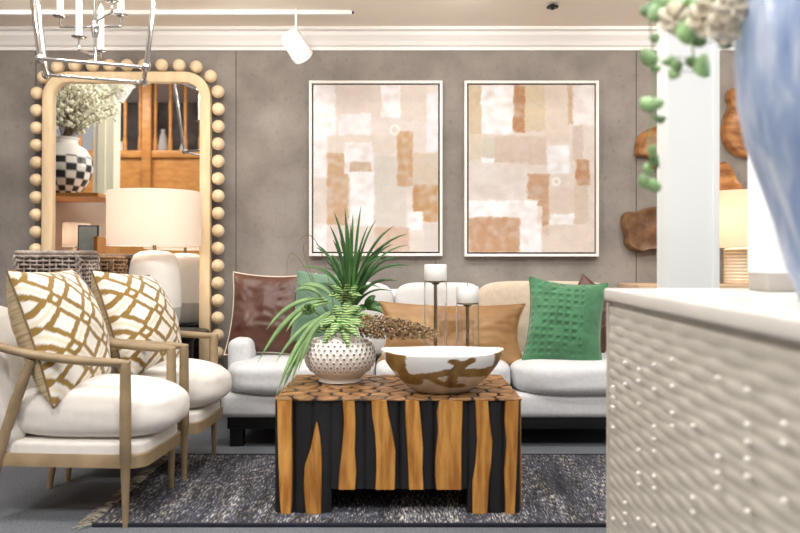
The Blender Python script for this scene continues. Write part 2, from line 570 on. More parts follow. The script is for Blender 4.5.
for i, s in enumerate(sites):
    poly = [(TX0, TY - .012), (TX1, TY - .012), (TX1, TYB + .012), (TX0, TYB + .012)]
    for j, t in enumerate(sites):
        if i == j: continue
        a, b = t[0] - s[0], t[1] - s[1]; d = math.hypot(a, b)
        if d > .3: continue
        c = (t[0] ** 2 + t[1] ** 2 - s[0] ** 2 - s[1] ** 2) / 2 - .0060 * d
        poly = clip(poly, a, b, c)
        if len(poly) < 3: break
    if len(poly) < 3: continue
    for _ in range(2):
        q = []
        for k in range(len(poly)):
            p0, p1 = poly[k], poly[(k + 1) % len(poly)]
            q += [(p0[0] * .82 + p1[0] * .18, p0[1] * .82 + p1[1] * .18), (p0[0] * .18 + p1[0] * .82, p0[1] * .18 + p1[1] * .82)]
        poly = q
    build('top_slice', prism(poly, TH - .006, TH, .0015), M['teakend'], tab, auto=40)

# ------------------------------------------------------------------ sofa
SF, SL, SR = 4.0, -.93, 1.37
sofa = thing('sofa', 'long pale grey upholstered sofa along the back wall behind the coffee table', 'sofa', (.22, 4.45, 0))
build('plinth', box(SL + .03, SR - .03, SF + .05, 4.86, .10, .165, .004), M['black'], sofa, auto=30)
for x in (SL + .07, .22, SR - .07):
    for y in (SF + .12, 4.8):
        build('leg', box(x - .035, x + .035, y - .035, y + .035, 0.0, .105, .004), M['black'], sofa, auto=30)
build('base', box(SL, SR, SF + .015, 4.9, .162, .29, .03, 3), M['sofafab'], sofa, auto=50)
seams = [SL + .005, -.135, .593, SR - .01]
for i in range(3):
    a, b = seams[i], seams[i + 1]
    build('seat_cushion', puff((a + b) / 2, SF + .31, .362, (b - a) / 2 - .003, .34, .092, 4.5, 14, .01), M['sofafab'], sofa)
build('back_frame', box(SL + .1, SR - .02, 4.74, 4.9, .25, .80, .05, 3), M['sofafab'], sofa, auto=50)
for x0, x1 in ((SL, SL + .13), (SR - .12, SR)):
    build('arm', box(x0, x1, 4.16, 4.9, .28, .555, .045, 4), M['sofafab'] if x0 < 0 else M['sofabeige'], sofa, auto=60)
for (a, b), mm, yy, hh in zip(((-.82, -.035), (-.03, .49), (.455, 1.25)), ('sofawhite', 'sofawhite', 'sofabeige'), (4.66, 4.66, 4.62), (.845, .842, .852)):
    g = puff((a + b) / 2, 0, 0, (b - a) / 2, .10, (hh - .40) / 2, 6, 12, .012)
    R = Matrix.Translation((0, yy, (hh + .40) / 2)) @ Matrix.Rotation(-.14, 4, 'X')
    o = build('back_cushion', xf(g, R), M[mm], sofa)
    if mm == 'sofabeige': o['label'] = 'beige back cushion'

# ------------------------------------------------------------------ pillows


def pillow_geo(W, H, T, n=40, pinch=.07, seed=0, bulge=.5, wr=.006, relief=None):
    """returns (front grid, back grid, edge loop) with the origin at the bottom edge's middle, front towards -y"""
    def pt(u, v, s):
        x = u * W / 2 * (1 - pinch * (1 - v * v) * abs(u) ** 1.5)
        z = v * H / 2 * (1 - pinch * (1 - u * u) * abs(v) ** 1.5)
        e = max(0, (1 - u * u) * (1 - v * v))
        t = T / 2 * e ** bulge
        w = noise.noise(Vector((u * 1.9 + seed * 7.1, v * 1.9 + s * 5, seed))) * wr * 2.2 * e ** .3
        w += abs(noise.noise(Vector((u * 4 + seed * 3.3, v * 4, seed + s * 3)))) * wr * e ** .3
        if relief: w += relief(u, v) * e ** .25
        return (x, s * (t + w), z + H / 2)
    out = []
    for s in (-1, 1):
        V = [pt(-1 + 2 * i / n, -1 + 2 * j / n, s) for j in range(n + 1) for i in range(n + 1)]
        Fc = [(j * (n + 1) + i, j * (n + 1) + i + 1, (j + 1) * (n + 1) + i + 1, (j + 1) * (n + 1) + i) for j in range(n) for i in range(n)]
        out.append((V, Fc))
    loop = [pt(-1 + 2 * i / n, -1, 1) for i in range(n)] + [pt(1, -1 + 2 * i / n, 1) for i in range(n)] + [pt(1 - 2 * i / n, 1, 1) for i in range(n)] + [pt(-1, 1 - 2 * i / n, 1) for i in range(n + 1)]
    return out[0], out[1], loop


def pillow(name, label, center, W, H, T, yaw=0, lean=0, roll=0, front=None, back=None, pipe=None, colf=None, n=40, group=None, **kw):
    o = thing(name, label, 'cushion', (0, 0, 0), 0, group)
    R = Matrix.Rotation(math.radians(yaw), 4, 'Z') @ Matrix.Rotation(-math.radians(lean), 4, 'X') @ Matrix.Rotation(math.radians(roll), 4, 'Y')
    o.rotation_euler = R.to_euler()
    o.location = Vector(center) - R @ Vector((0, 0, H / 2))
    f, b, loop = pillow_geo(W, H, T, n, **kw)
    cols = None
    if colf:
        cols = [(*lin(colf(-1 + 2 * i / n, -1 + 2 * j / n)), 1) for j in range(n + 1) for i in range(n + 1)]
    build('cover', f, front, o, world=False, cols=cols)
    build('backing', b, back or front, o, world=False)
    if pipe: build('piping', tube(loop, .0045, 6, cap=False), pipe, o, world=False)
    return o


M['goldpat'] = vmat('gold_lattice_weave', .8, .12, 260, sheen=.2)
M['camelfab'] = M['camel']


def lattice(u, v):
    a = (u * 1.0 + v * 1.2) * 1.12 + .12; b = (u * 1.0 - v * 1.2) * 1.12 + .33
    fa, fb = a - math.floor(a) - .5, b - math.floor(b) - .5
    m1 = max(abs(fa), abs(fb))
    ga, gb = abs(abs(fa) - .5), abs(abs(fb) - .5)
    m2 = max(ga, gb)
    j = noise.noise(Vector((u * 23, v * 23, 1))) * 10
    gold = (142 + j, 112 + j, 54 + j); w = (232, 227, 220)
    # big diamonds outlined in gold, with a pale band between and small linked diamonds at the crossings
    if m2 < .075: return w
    if m2 < .195: return gold
    if m1 < .225: return w
    if m1 < .365: return gold
    if min(ga, gb) < .04 and m1 > .365: return (225, 214, 188)
    return w


M['stripeback'] = mat('taupe_twill', (204, 186, 152), .85, 0, 40, .25, 140, stretch=(.2, .2, 3), rgb2=(160, 140, 108))
M['browntrim'] = mat('brown_piping', (120, 96, 64), .7, .1, 40)
pillow('throw_pillow', 'large white pillow with gold lattice on the armchair closest to the camera', (-1.35, 3.115, .69), .52, .53, .27, 88, 19, 0,
       M['goldpat'], M['stripeback'], M['browntrim'], lattice, n=110, seed=1, pinch=.06, group='gold lattice pillows')
pillow('throw_pillow', 'white pillow with gold lattice on the second armchair, beside the table lamp', (-1.225, 3.645, .68), .50, .51, .30, 80, 21, 4,
       M['goldpat'], M['stripeback'], M['browntrim'], lattice, n=110, seed=2, pinch=.06, group='gold lattice pillows')
pillow('throw_pillow', 'brown leather pillow at the left end of the sofa behind trailing leaves', P(271, 314, 4.38), .49, .48, .16, -6, 16, 1,
       M['leather'], M['cream'], M['cream'], seed=3, wr=.014, pinch=.1)
pillow('throw_pillow', 'sage green velvet pillow on the sofa partly hidden behind the potted arrangement', P(326, 308, 4.24), .36, .40, .13, 4, 15, 5,
       M['sage'], M['sage'], None, seed=4, wr=.01)
pillow('lumbar_pillow', 'long camel leather lumbar pillow in the middle of the sofa', P(452, 334, 4.28), .82, .355, .15, 0, 18, 1,
       M['camel'], M['camel'], M['camel'], seed=5, n=50, wr=.012, pinch=.13)


def gridrelief(u, v):
    fa = (u * 5.2 + 20.3) % 1; fb = (v * 6 + 20.1) % 1
    if u > .42 or v < -.82: return 0
    if noise.noise(Vector((math.floor(u * 5.2 + 20.3) * 1.7, math.floor(v * 6 + 20.1) * 1.3, 3))) > .25: return 0
    d = max(abs(fa - .5), abs(fb - .5))
    return -.009 * smooth01((.36 - d) / .16)


pillow('throw_pillow', 'emerald green velvet pillow with embossed squares at the right end of the sofa', P(565, 323, 4.2), .425, .485, .16, -9, 17, 5,
       M['green'], M['green'], M['green'], seed=6, n=96, relief=gridrelief, wr=.008, pinch=.12)
pillow('throw_pillow', 'dark brown leather pillow tucked behind the emerald green pillow', P(593, 314, 4.47), .345, .345, .11, -4, 12, 33,
       M['leather'], M['leather'], None, seed=8, wr=.01, pinch=.1)

# ------------------------------------------------------------------ armchairs
ch = thing('armchair', 'white upholstered armchair with open oak frame standing closest to the camera', 'armchair', (-.991, 3.085, 0), math.radians(-4), 'pair of oak armchairs')
ch['_base'] = (0, 0, 0)
HW = .232
for s in (-1, 1):
    y = s * HW
    build('leg', tube([(0, y, 0.0), (0, y, .02), (0, y, .235), (0, y, .24), (0, y, .42), (0, y, .585), (0.0, y, .605)], [.010, .011, .0175, .0205, .021, .0195, .016], 14), M['chairwood'], ch, world=False, auto=60)
    build('leg', tube([(-.53, y * .93, 0.0), (-.495, y * .96, .24), (-.42, y * 1.0, .45), (-.352, y * 1.04, .615)], [.012, .020, .021, .017], 14, flat=.85), M['chairwood'], ch, world=False, auto=60)
    path = bez((.018, y, .603), (-.20, y * 1.04, .603), (-.40, y * 1.06, .642), 9)[:-1] + bez((-.40, y * 1.06, .642), (-.56, y * 1.10, .678), (-.64, y * .78, .72), 8)
    m_ = len(path)
    rr = [.010, .019] + [.021] * (m_ - 3) + [.017]
    build('arm', tube(path, rr, 14, flat=.78), M['chairwood'], ch, world=False, auto=60)
# seat rail: a rounded frame
def rrect(x0, x1, y0, y1, r, n=6):
    out = []
    for cx, cy, a0 in ((x1 - r, y1 - r, 0), (x0 + r, y1 - r, PI / 2), (x0 + r, y0 + r, PI), (x1 - r, y0 + r, 1.5 * PI)):
        for k in range(n + 1):
            a = a0 + PI / 2 * k / n; out.append((cx + r * math.cos(a), cy + r * math.sin(a)))
    return out


build('seat_frame', prism(rrect(-.53, .062, -.222, .222, .06), .212, .262, .004), M['chairwood'], ch, world=False, auto=40)
build('seat_deck', puff(-.234, 0, .275, .29, .219, .036, 7, 10), M['linen'], ch, world=False)
g = puff(-.195, 0, .394, .325, .228, .096, 3.2, 16, .02)
V = [(x, y, z + .03 * max(0, 1 - ((x + .2) / .3) ** 2) * max(0, 1 - (y / .23) ** 2) * (1 if z > .39 else 0)) for x, y, z in g[0]]
build('seat_cushion', (V, g[1]), M['linen'], ch, world=False)
# barrel backrest
def shell(off, t0, t1, z0, z1, nu=28, nv=8):
    V = []
    for k in range(nu + 1):
        a = -1.0 + 2.0 * k / nu
        for j in range(nv + 1):
            v = j / nv
            z = z0(a) + (z1(a) - z0(a)) * v
            bx = -.43 - .195 * math.cos(a * 1.35) ** .8 if abs(a) < 1 else -.43 - .195 * math.cos(1.35) ** .8
            lean = -.33 * (z - .5) * (1 - .55 * abs(a) ** 2) if z > .5 else .34 * (.5 - z)
            V.append((bx + lean + off * math.cos(a * 1.2) * -1, math.sin(a * 1.45) * (.232 + off), z))
    Fc = [(k * (nv + 1) + j, k * (nv + 1) + j + 1, (k + 1) * (nv + 1) + j + 1, (k + 1) * (nv + 1) + j) for k in range(nu) for j in range(nv)]
    return V, Fc, nu, nv


def z0f(a): return .27 + .06 * abs(a) ** 6
def z1f(a): return .80 - .19 * abs(a) ** 2.4
Vi, Fi, nu, nv = shell(-.055, 0, 0, z0f, z1f); Vo, Fo, _, _ = shell(.0, 0, 0, z0f, z1f)
o_ = len(Vi); Fs = Fi + [tuple(i + o_ for i in f) for f in Fo]
Wd = nv + 1
for k in range(nu):
    for j in (0, nv): Fs.append((k * Wd + j, (k + 1) * Wd + j, o_ + (k + 1) * Wd + j, o_ + k * Wd + j))
for k in (0, nu):
    for j in range(nv): Fs.append((k * Wd + j, k * Wd + j + 1, o_ + k * Wd + j + 1, o_ + k * Wd + j))
bk = build('backrest', (Vi + Vo, Fs), M['linen'], ch, world=False, auto=60)
nails = []
for k in (0, nu):
    for j in range(nv):
        for t in (0, .33, .66):
            p = Vector(Vo[k * Wd + j]).lerp(Vector(Vo[k * Wd + j + 1]), t); q = Vector(Vi[k * Wd + j]).lerp(Vector(Vi[k * Wd + j + 1]), t)
            c = p * .75 + q * .25
            nails.append(sphere((c.x - .012, c.y + (-.004 if k == 0 else .004), c.z), .005, 8))
M['nail'] = mat('pewter_nailhead', (190, 182, 168), .35, metal=.8)
build('nailhead_trim', join(*nails), M['nail'], bk, world=False)
dup(ch, (-.937, 3.645, 0), math.radians(-2.5), 'white upholstered armchair with open oak frame next to the sofa and lamp')

# ------------------------------------------------------------------ floor mirror with beads
MC = ((126.5 - 400) / F * 4.9, 4.905)
LEAN = math.radians(.8)
mir = thing('floor_mirror', 'tall bleached wood mirror with round beads leaning against the wall', 'mirror', (MC[0], MC[1], 0))
mir.rotation_euler = (-LEAN, 0, 0)
MW, MZ0, MZ1 = .528, .10, 2.165


def rr_xz(w, z0, z1, r, n=8):
    return [(x, z) for x, z in rrect(-w, w, z0, z1, r, n)]


def ring(outer, inner, yf, yb, lip=.006):
    n = len(outer); V = []
    V += [(x, yb, z) for x, z in outer] + [(x, yf + lip, z) for x, z in outer]
    oc = [(x + (a - x) * .12, z + (b - z) * .12) for (x, z), (a, b) in zip(outer, inner)]
    ic = [(a + (x - a) * .12, b + (z - b) * .12) for (x, z), (a, b) in zip(outer, inner)]
    V += [(x, yf, z) for x, z in oc] + [(x, yf, z) for x, z in ic] + [(x, yf + lip, z) for x, z in inner] + [(x, yb, z) for x, z in inner]
    Fc = []
    for l in range(6):
        l2 = (l + 1) % 6
        for i in range(n):
            j = (i + 1) % n; Fc.append((l * n + i, l * n + j, l2 * n + j, l2 * n + i))
    return V, Fc


build('frame', ring(rr_xz(MW, MZ0, MZ1, .16), rr_xz(MW - .064, MZ0 + .064, MZ1 - .064, .10), -.045, .01), M['mirrorwood'], mir, world=False, auto=40)
# bevelled glass: an inset pane
pg = rr_xz(MW - .06, MZ0 + .06, MZ1 - .06, .10)
n = len(pg)
build('glass', ([(x, -.012, z) for x, z in pg] + [(x, .004, z) for x, z in pg], [tuple(range(n)), tuple(range(n, 2 * n))] + [(i, (i + 1) % n, n + (i + 1) % n, n + i) for i in range(n)]), M['mirror'], mir, world=False, smooth=False)
bp = rr_xz(MW + .046, MZ0 - .046, MZ1 + .046, .20, 16)
bp.append(bp[0])
seglen = [math.dist(bp[i], bp[i + 1]) for i in range(len(bp) - 1)]; tot = sum(seglen)
nb = round(tot / .1105)
sp = sphere((0, 0, 0), .0405, 20)
first = None
for i in range(nb):
    d = tot * (i + .3) / nb
    k = 0
    while k < len(seglen) - 1 and d > seglen[k]: d -= seglen[k]; k += 1
    t = d / seglen[k]; x = bp[k][0] + (bp[k + 1][0] - bp[k][0]) * t; z = bp[k][1] + (bp[k + 1][1] - bp[k][1]) * t
    if first is None: first = build('bead', sp, M['bead'], mir, world=False); b_ = first
    else:
        b_ = first.copy(); COL.objects.link(b_); b_.parent = mir
    b_.location = (x, -.012, z)

# ------------------------------------------------------------------ paintings
M['canvas'] = vmat('painted_canvas', .7, .15, 60)
M['frame'] = mat('white_frame', (236, 230, 224), .45, .02, 8)
M['gap'] = mat('frame_gap', (70, 58, 52), .8)
ART1 = ((226, 214, 206), (36, 38, 392, 510), [
    (36, 38, 100, 300, (240, 236, 239)), (100, 40, 230, 130, (224, 207, 197)), (110, 120, 200, 180, (238, 232, 235)), (230, 40, 285, 130, (242, 240, 244)),
    (285, 40, 360, 140, (220, 205, 192)), (360, 60, 392, 230, (232, 230, 238)), (75, 180, 320, 230, (222, 208, 194)), (75, 230, 135, 435, (205, 166, 128)),
    (125, 200, 205, 290, (238, 235, 238)), (140, 255, 200, 285, (204, 174, 148)), (140, 285, 210, 440, (243, 242, 246)), (210, 240, 300, 440, (215, 207, 198)),
    (275, 170, 320, 325, (205, 160, 116)), (320, 230, 392, 320, (214, 197, 174)), (320, 320, 392, 425, (199, 150, 98)), (305, 395, 350, 450, (238, 235, 240)),
    (36, 430, 75, 510, (240, 238, 242)), (75, 435, 210, 510, (225, 210, 205)), (210, 440, 310, 510, (209, 174, 152)), (350, 430, 392, 510, (214, 204, 198))], (268, 165, 15))
ART2 = ((222, 208, 197), (40, 42, 392, 510), [
    (40, 42, 75, 180, (205, 180, 146)), (75, 42, 165, 180, (239, 239, 243)), (165, 42, 198, 175, (184, 130, 86)), (198, 42, 255, 170, (209, 189, 155)),
    (255, 42, 320, 200, (218, 200, 185)), (318, 42, 332, 150, (199, 164, 130)), (332, 42, 392, 155, (232, 225, 222)), (40, 180, 75, 250, (215, 200, 175)),
    (78, 190, 112, 245, (204, 199, 180)), (75, 245, 118, 320, (240, 240, 243)), (112, 185, 258, 265, (207, 184, 167)), (258, 210, 322, 290, (238, 238, 243)),
    (330, 155, 360, 250, (205, 185, 170)), (340, 250, 378, 322, (189, 134, 90)), (40, 260, 205, 365, (225, 215, 208)), (205, 290, 265, 365, (199, 154, 120)),
    (232, 365, 265, 465, (199, 149, 110)), (40, 365, 232, 412, (242, 242, 246)), (180, 380, 245, 510, (240, 240, 245)), (40, 412, 183, 510, (196, 148, 110)),
    (265, 330, 340, 400, (219, 199, 184)), (265, 403, 335, 432, (243, 243, 246)), (335, 320, 375, 430, (209, 189, 169)), (245, 435, 392, 510, (221, 204, 191))], (285, 312, 12))


def painting(label, px0, py0, px1, py1, art, seed):
    D = 4.95
    a, b = P(px0, py1, D), P(px1, py0, D)
    o = thing('painting', label, 'painting', ((a.x + b.x) / 2, 4.995, a.z))
    x0, x1, z0, z1 = a.x, b.x, a.z, b.z
    t = .017
    build('frame', join(box(x0, x0 + t, D, 4.998, z0, z1, .002), box(x1 - t, x1, D, 4.998, z0, z1, .002), box(x0 + t, x1 - t, D, 4.998, z0, z0 + t, .002), box(x0 + t, x1 - t, D, 4.998, z1 - t, z1, .002)), M['frame'], o, auto=30)
    build('frame_backing', box(x0 + t, x1 - t, 4.982, 4.997, z0 + t, z1 - t), M['gap'], o, smooth=False)
    e = t + .010
    cx0, cx1, cz0, cz1 = x0 + e, x1 - e, z0 + e, z1 - e
    nx, nz = 150, 200
    base, (ax0, ay0, ax1, ay1), rects, rg = art
    U, W = np.meshgrid(np.linspace(ax0, ax1, nx + 1), np.linspace(ay1, ay0, nz + 1))
    nf = lambda s, k: np.array([[noise.noise(Vector((u * s, w * s, k))) for u in U[0]] for w in W[:, 0]])
    n1, n2 = nf(.06, seed), nf(.06, seed + 9)
    n3 = np.array([[noise.noise(Vector((u * .035, w * .045, seed + 5.))) for u in U[0]] for w in W[:, 0]]); n4 = nf(.25, seed + 3)
    C = np.ones((nz + 1, nx + 1, 3)) * np.array(base, float)
    Uw, Ww = U + n1 * 4 + n4 * 3, W + n2 * 4 + n4 * 3
    for k, (rx0, ry0, rx1, ry1, c) in enumerate(rects):
        sft = 5.
        al = np.clip((Uw - rx0) / sft + .5, 0, 1) * np.clip((rx1 - Uw) / sft + .5, 0, 1) * np.clip((Ww - ry0) / sft + .5, 0, 1) * np.clip((ry1 - Ww) / sft + .5, 0, 1)
        al = al * np.clip(.84 + n3 * .5 + n1 * .35, .3, 1)
        C = C * (1 - al[..., None]) + np.array(c, float) * al[..., None]
    C += (n4 * 5 + n3 * 9)[..., None]
    d = np.hypot(U - rg[0], W - rg[1])
    al = np.clip(1 - abs(d - rg[2] * .8) / 5, 0, 1)[..., None]
    C = C * (1 - al) + np.array((244, 240, 234)) * al
    C = np.clip((C * .84 + C.mean(2, keepdims=True) * .16) * .91, 0, 250) / 255
    Cl = np.where(C <= .04045, C / 12.92, ((C + .055) / 1.055) ** 2.4)
    cols = np.concatenate([Cl, np.ones((nz + 1, nx + 1, 1))], 2).reshape(-1, 4)
    V = [(cx0 + (cx1 - cx0) * i / nx, 4.956, cz0 + (cz1 - cz0) * j / nz) for j in range(nz + 1) for i in range(nx + 1)]
    Fc = [(j * (nx + 1) + i, j * (nx + 1) + i + 1, (j + 1) * (nx + 1) + i + 1, (j + 1) * (nx + 1) + i) for j in range(nz) for i in range(nx)]
    k = len(V); V += [(cx0, 4.985, cz0), (cx1, 4.985, cz0), (cx1, 4.985, cz1), (cx0, 4.985, cz1)]
    c4 = [0, nx, (nz + 1) * (nx + 1) - 1, nz * (nx + 1)]
    Fc += [(c4[i], c4[(i + 1) % 4], k + (i + 1) % 4, k + i) for i in range(4)]
    cols = np.concatenate([cols, np.tile([[.8, .75, .7, 1]], (4, 1))])
    build('canvas', (V, Fc), M['canvas'], o, smooth=False, cols=cols)


painting('white framed abstract painting in tan and white hung nearer the beaded mirror', 309, 80.5, 442.5, 256, ART1, 1.3)
painting('white framed abstract painting with brown block at lower left, above the camel pillow', 464.5, 80.5, 599, 256.5, ART2, 4.7)

# ------------------------------------------------------------------ hobnail vase and its arrangement
VX, VY = -.262, 3.40
prof = [(.001, .452), (.085, .452), (.092, .458), (.094, .470), (.108, .482), (.130, .505), (.147, .535), (.153, .565), (.148, .595), (.130, .622), (.100, .640), (.078, .648), (.070, .652), (.062, .648), (.060, .630)]
# smooth the profile
pp = []
for i in range(len(prof) - 1):
    for t in (0, .25, .5, .75):
        p0 = prof[max(i - 1, 0)]; p1 = prof[i]; p2 = prof[i + 1]; p3 = prof[min(i + 2, len(prof) - 1)]
        q = []
        for a in range(2):
            q.append(.5 * (2 * p1[a] + (p2[a] - p0[a]) * t + (2 * p0[a] - 5 * p1[a] + 4 * p2[a] - p3[a]) * t * t + (3 * p1[a] - p0[a] - 3 * p2[a] + p3[a]) * t ** 3))
        pp.append((max(.001, q[0]), q[1]))
pp.append(prof[-1])
vase = thing('hobnail_vase', 'round white ceramic vase with hobnail bumps at the left of the coffee table', 'vase', (VX, VY, .452))
build('body', lathe(pp, 64, VX, VY), M['ceramic'], vase)
# dimples of the hobnail: clay-coloured pips in staggered rows
M['clay'] = mat('bare_clay', (150, 130, 112), .8, .1, 40)
pips = []
rows = [(.508, .132), (.526, .1435), (.544, .150), (.562, .1528), (.580, .1515), (.598, .1465), (.615, .1365), (.630, .119)]
hob = []
for k, (z, r) in enumerate(rows):
    for i in range(34):
        a = 2 * PI * (i + .5 * (k % 2)) / 34
        sl = (.565 - z) / .11
        n_ = Vector((math.cos(a), math.sin(a), -sl * .8)).normalized()
        c = Vector((VX + r * math.cos(a), VY + r * math.sin(a), z))
        rad = .0105 * r / .15
        M4 = Matrix.Translation(c) @ n_.to_track_quat('Z', 'Y').to_matrix().to_4x4()
        # raised ring with clay pip
        rg = []
        pr = [(rad * 1.22, -.002), (rad * 1.15, .002), (rad * .85, .0042), (rad * .6, .0035)]
        hob.append(xf(lathe(pr, 9), M4))
        pips.append(xf(lathe([(rad * .52, .0036), (rad * .34, .0022), (.0004, .002)], 8), M4))
build('hobnails', join(*hob), M['ceramic'], vase)
build('clay_pips', join(*pips), M['clay'], vase)

# spiky plant
sk = thing('dracaena', 'spiky dark green plant rising from the white hobnail vase', 'plant', (VX + .03, VY, .64))
build('stem', tube([(VX + .02, VY, .60), (VX + .03, VY, .70), (VX + .045, VY + .005, .80)], [.02, .02, .016], 8), M['twig'], sk)
tips = [(361, 206), (345, 208), (334, 212), (330, 226), (316, 244), (323, 258), (376, 220), (394, 226), (407, 234), (408, 245), (399, 257), (404, 268), (398, 281), (353, 214), (340, 226), (333, 240), (384, 232), (390, 243), (326, 268), (392, 291), (368, 226), (348, 226)]
allt = [(x, y, random.uniform(-.06, .06)) for x, y in tips]
for i in range(24):
    a = random.uniform(-1.5, 1.5); l = random.uniform(38, 84)
    allt.append((352 + l * math.sin(a) * .75, 296 - l * math.cos(a) * .9, random.uniform(-.16, .16)))
for i, (tx, ty, dd) in enumerate(allt):
    tip = P(tx, ty, VY + .01 + dd)
    by = random.uniform(-.02, .02)
    base = Vector((VX + .044 + random.uniform(-.012, .012), VY + by, .775 + random.uniform(-.06, .035)))
    mid = base.lerp(tip, .55) + Vector(((base.x - tip.x) * .24, dd * -.1, abs(tip.x - base.x) * .40 + .015))
    pts = bez(base, mid, tip, 9)
    L_ = (tip - base).length
    w = .0050 + .0038 * random.random() + L_ * .004
    wd = [w * (.75 + .9 * t) * (1 - t) ** .7 + .0006 for t in [k / 9 for k in range(10)]]
    build('leaf', blade(pts, wd, (random.uniform(-.4, .4), -1, random.uniform(.1, .7)), .3), M['frond'], sk)
# thin brown arcs on the left
tw = thing('dried_grass_sprig', 'thin brown grass stems arching over the leather pillow from the vase', 'dried grass', (VX - .03, VY, .64))
for (a, b, c) in (((330, 320), (285, 215), (287, 275)), ((333, 318), (270, 250), (281, 300)), ((335, 315), (318, 205), (296, 246)), ((332, 318), (292, 240), (308, 243))):
    build('stem', tube(bez(P(*a, VY - .01), P(*b, VY + .03), P(*c, VY + .02), 14), [.0016] * 12 + [.0012, .001, .0008], 5), M['twig'], tw)


def fleshy(name, label, centre, tips_, w, m, cat='succulent', lift=.03):
    o = thing(name, label, cat, tuple(centre))
    for (tx, ty, dd) in tips_:
        tip = P(tx, ty, centre.y + dd)
        d = tip - centre
        pts = bez(centre, centre + d * .5 + Vector((0, -.012, lift)), tip, 7)
        prof_ = [.55, .85, 1.0, 1.0, .9, .68, .38, .02]
        build('leaf', blade(pts, [w * k for k in prof_], (0, -1, .35), .35), m, o)
    return o


c1 = P(341, 322, VY - .07)
fleshy('succulent', 'striped light green succulent drooping over the front of the hobnail vase', c1,
       [(322, 346, -.05), (349, 349, -.07), (369, 329, -.04), (362, 307, 0), (320, 327, -.03), (334, 305, .02), (310, 336, -.02), (352, 300, .03), (376, 318, .02), (330, 338, -.06), (360, 340, -.06)], .023, M['stripe_leaf'])
c2 = P(347, 303, VY - .03)
fleshy('succulent', 'upright yellow-green succulent at the foot of the spiky plant', c2, [(331, 286, -.03), (338, 280, 0), (348, 283, -.04), (358, 286, -.02), (328, 296, -.05), (362, 296, -.04), (344, 292, -.06), (352, 294, -.06)], .018, M['stripe_leaf'])
c4 = P(366, 308, VY + .01)
fleshy('succulent', 'dark green broad leaves between the spiky plant and the dried seed head', c4, [(382, 306, .02), (376, 296, .03), (384, 314, -.02), (372, 300, -.04), (356, 315, -.05)], .016, M['frond'])
# round rosette
c3 = P(309, 309, VY - .05)
ro = thing('echeveria', 'small round green rosette at the left side of the arrangement', 'succulent', tuple(c3))
for ringi, (nr, rr, wz) in enumerate(((9, .034, .012), (7, .024, .011), (5, .013, .009))):
    for k in range(nr):
        a = 2 * PI * k / nr + ringi * .4
        tip = c3 + Vector((math.cos(a) * rr, -.022 - .012 * ringi, math.sin(a) * rr * .8))
        build('leaf', blade(bez(c3, c3.lerp(tip, .6) + Vector((0, -.006, 0)), tip, 5), [wz * q for q in (.5, .85, 1, .9, .6, .05)], (0, -1, .2), .3), M['palegreen'], ro)
build('stem', tube([c3, P(325, 318, VY), (VX, VY, .62)], .004, 6), M['palegreen'], ro)
# trailing grass
tr = thing('trailing_grass', 'long pale green strap leaves falling from the vase towards the sofa', 'plant', (VX - .05, VY - .05, .66))
for (a, b, c, dd, w) in (((328, 300), (292, 300), (258, 362), -.02, .012), ((324, 298), (290, 296), (266, 330), .02, .010), ((330, 312), (300, 325), (276, 396), -.10, .011), ((331, 314), (306, 326), (290, 388), -.12, .010),
                         ((326, 316), (300, 322), (276, 362), -.08, .009), ((322, 296), (308, 282), (294, 292), 0, .011), ((332, 296), (318, 280), (300, 286), .02, .011),
                         ((331, 314), (308, 330), (284, 380), -.1, .008), ((332, 312), (310, 328), (298, 372), -.11, .009), ((328, 316), (304, 332), (281, 394), -.10, .010), ((330, 302), (300, 306), (286, 332), -.04, .009)):
    pts = bez(P(*a, VY - .05), P(*b, VY - .05 + dd * .5), P(*c, VY - .04 + dd), 12)
    wd = [w * .5 + w * .5 * min(1, 3 * t) * 1 for t in [k / 12 for k in range(9)]] + [w * .8, w * .6, w * .3, .0005]
    build('leaf', blade(pts, wd, (.2, -1, .5), .3), M['palegreen'], tr)
# dried seed head
sd = thing('seed_head', 'drooping brown dried seed head stretching from the vase above the bowl', 'dried plant', (VX + .12, VY, .64))
axp = bez(P(350, 326, VY - .05), P(390, 326, VY - .10), P(439, 334, VY - .12), 24)
build('stem', tube(axp, [.004] * 20 + [.003] * 5, 6), M['twig'], sd)
sg = []
for i in range(1100):
    t = .12 + .88 * random.random() ** .9
    k = min(23, int(t * 24)); c = axp[k].lerp(axp[k + 1], t * 24 - k)
    R_ = .058 * (1 - ((t - .45) / .60) ** 2) if t > .45 else .058
    R_ = max(.006, R_)
    a = random.uniform(0, 2 * PI); q = math.sqrt(random.random())
    d = Vector((random.uniform(.2, .8), math.cos(a), math.sin(a) * .85 - .15)).normalized()
    p1 = c + Vector((.0, math.cos(a), math.sin(a) * .85)) * R_ * q
    p0 = p1 - d * .008
    p2 = p1 + d * .007
    sg.append(tube([p0, p1, p2], [.0020, .0048, .0014], 5))
tag(build('seeds', join(*sg), M['seed'], sd), kind='stuff')

# ------------------------------------------------------------------ bowl
BX, BY, BZ = .170, 3.135, .452
bowl = thing('decorative_bowl', 'oval white bowl with brown branching root pattern on the coffee table', 'bowl', (BX, BY, BZ))
nb_, nh = 200, 44
hw, hd, hh = .246, .184, .160


def seg(p, a, b):
    ax, ay = a; bx, by = b; px, py = p
    dx, dy = bx - ax, by - ay
    t = max(0, min(1, ((px - ax) * dx + (py - ay) * dy) / (dx * dx + dy * dy)))
    return math.hypot(px - ax - dx * t, py - ay - dy * t)


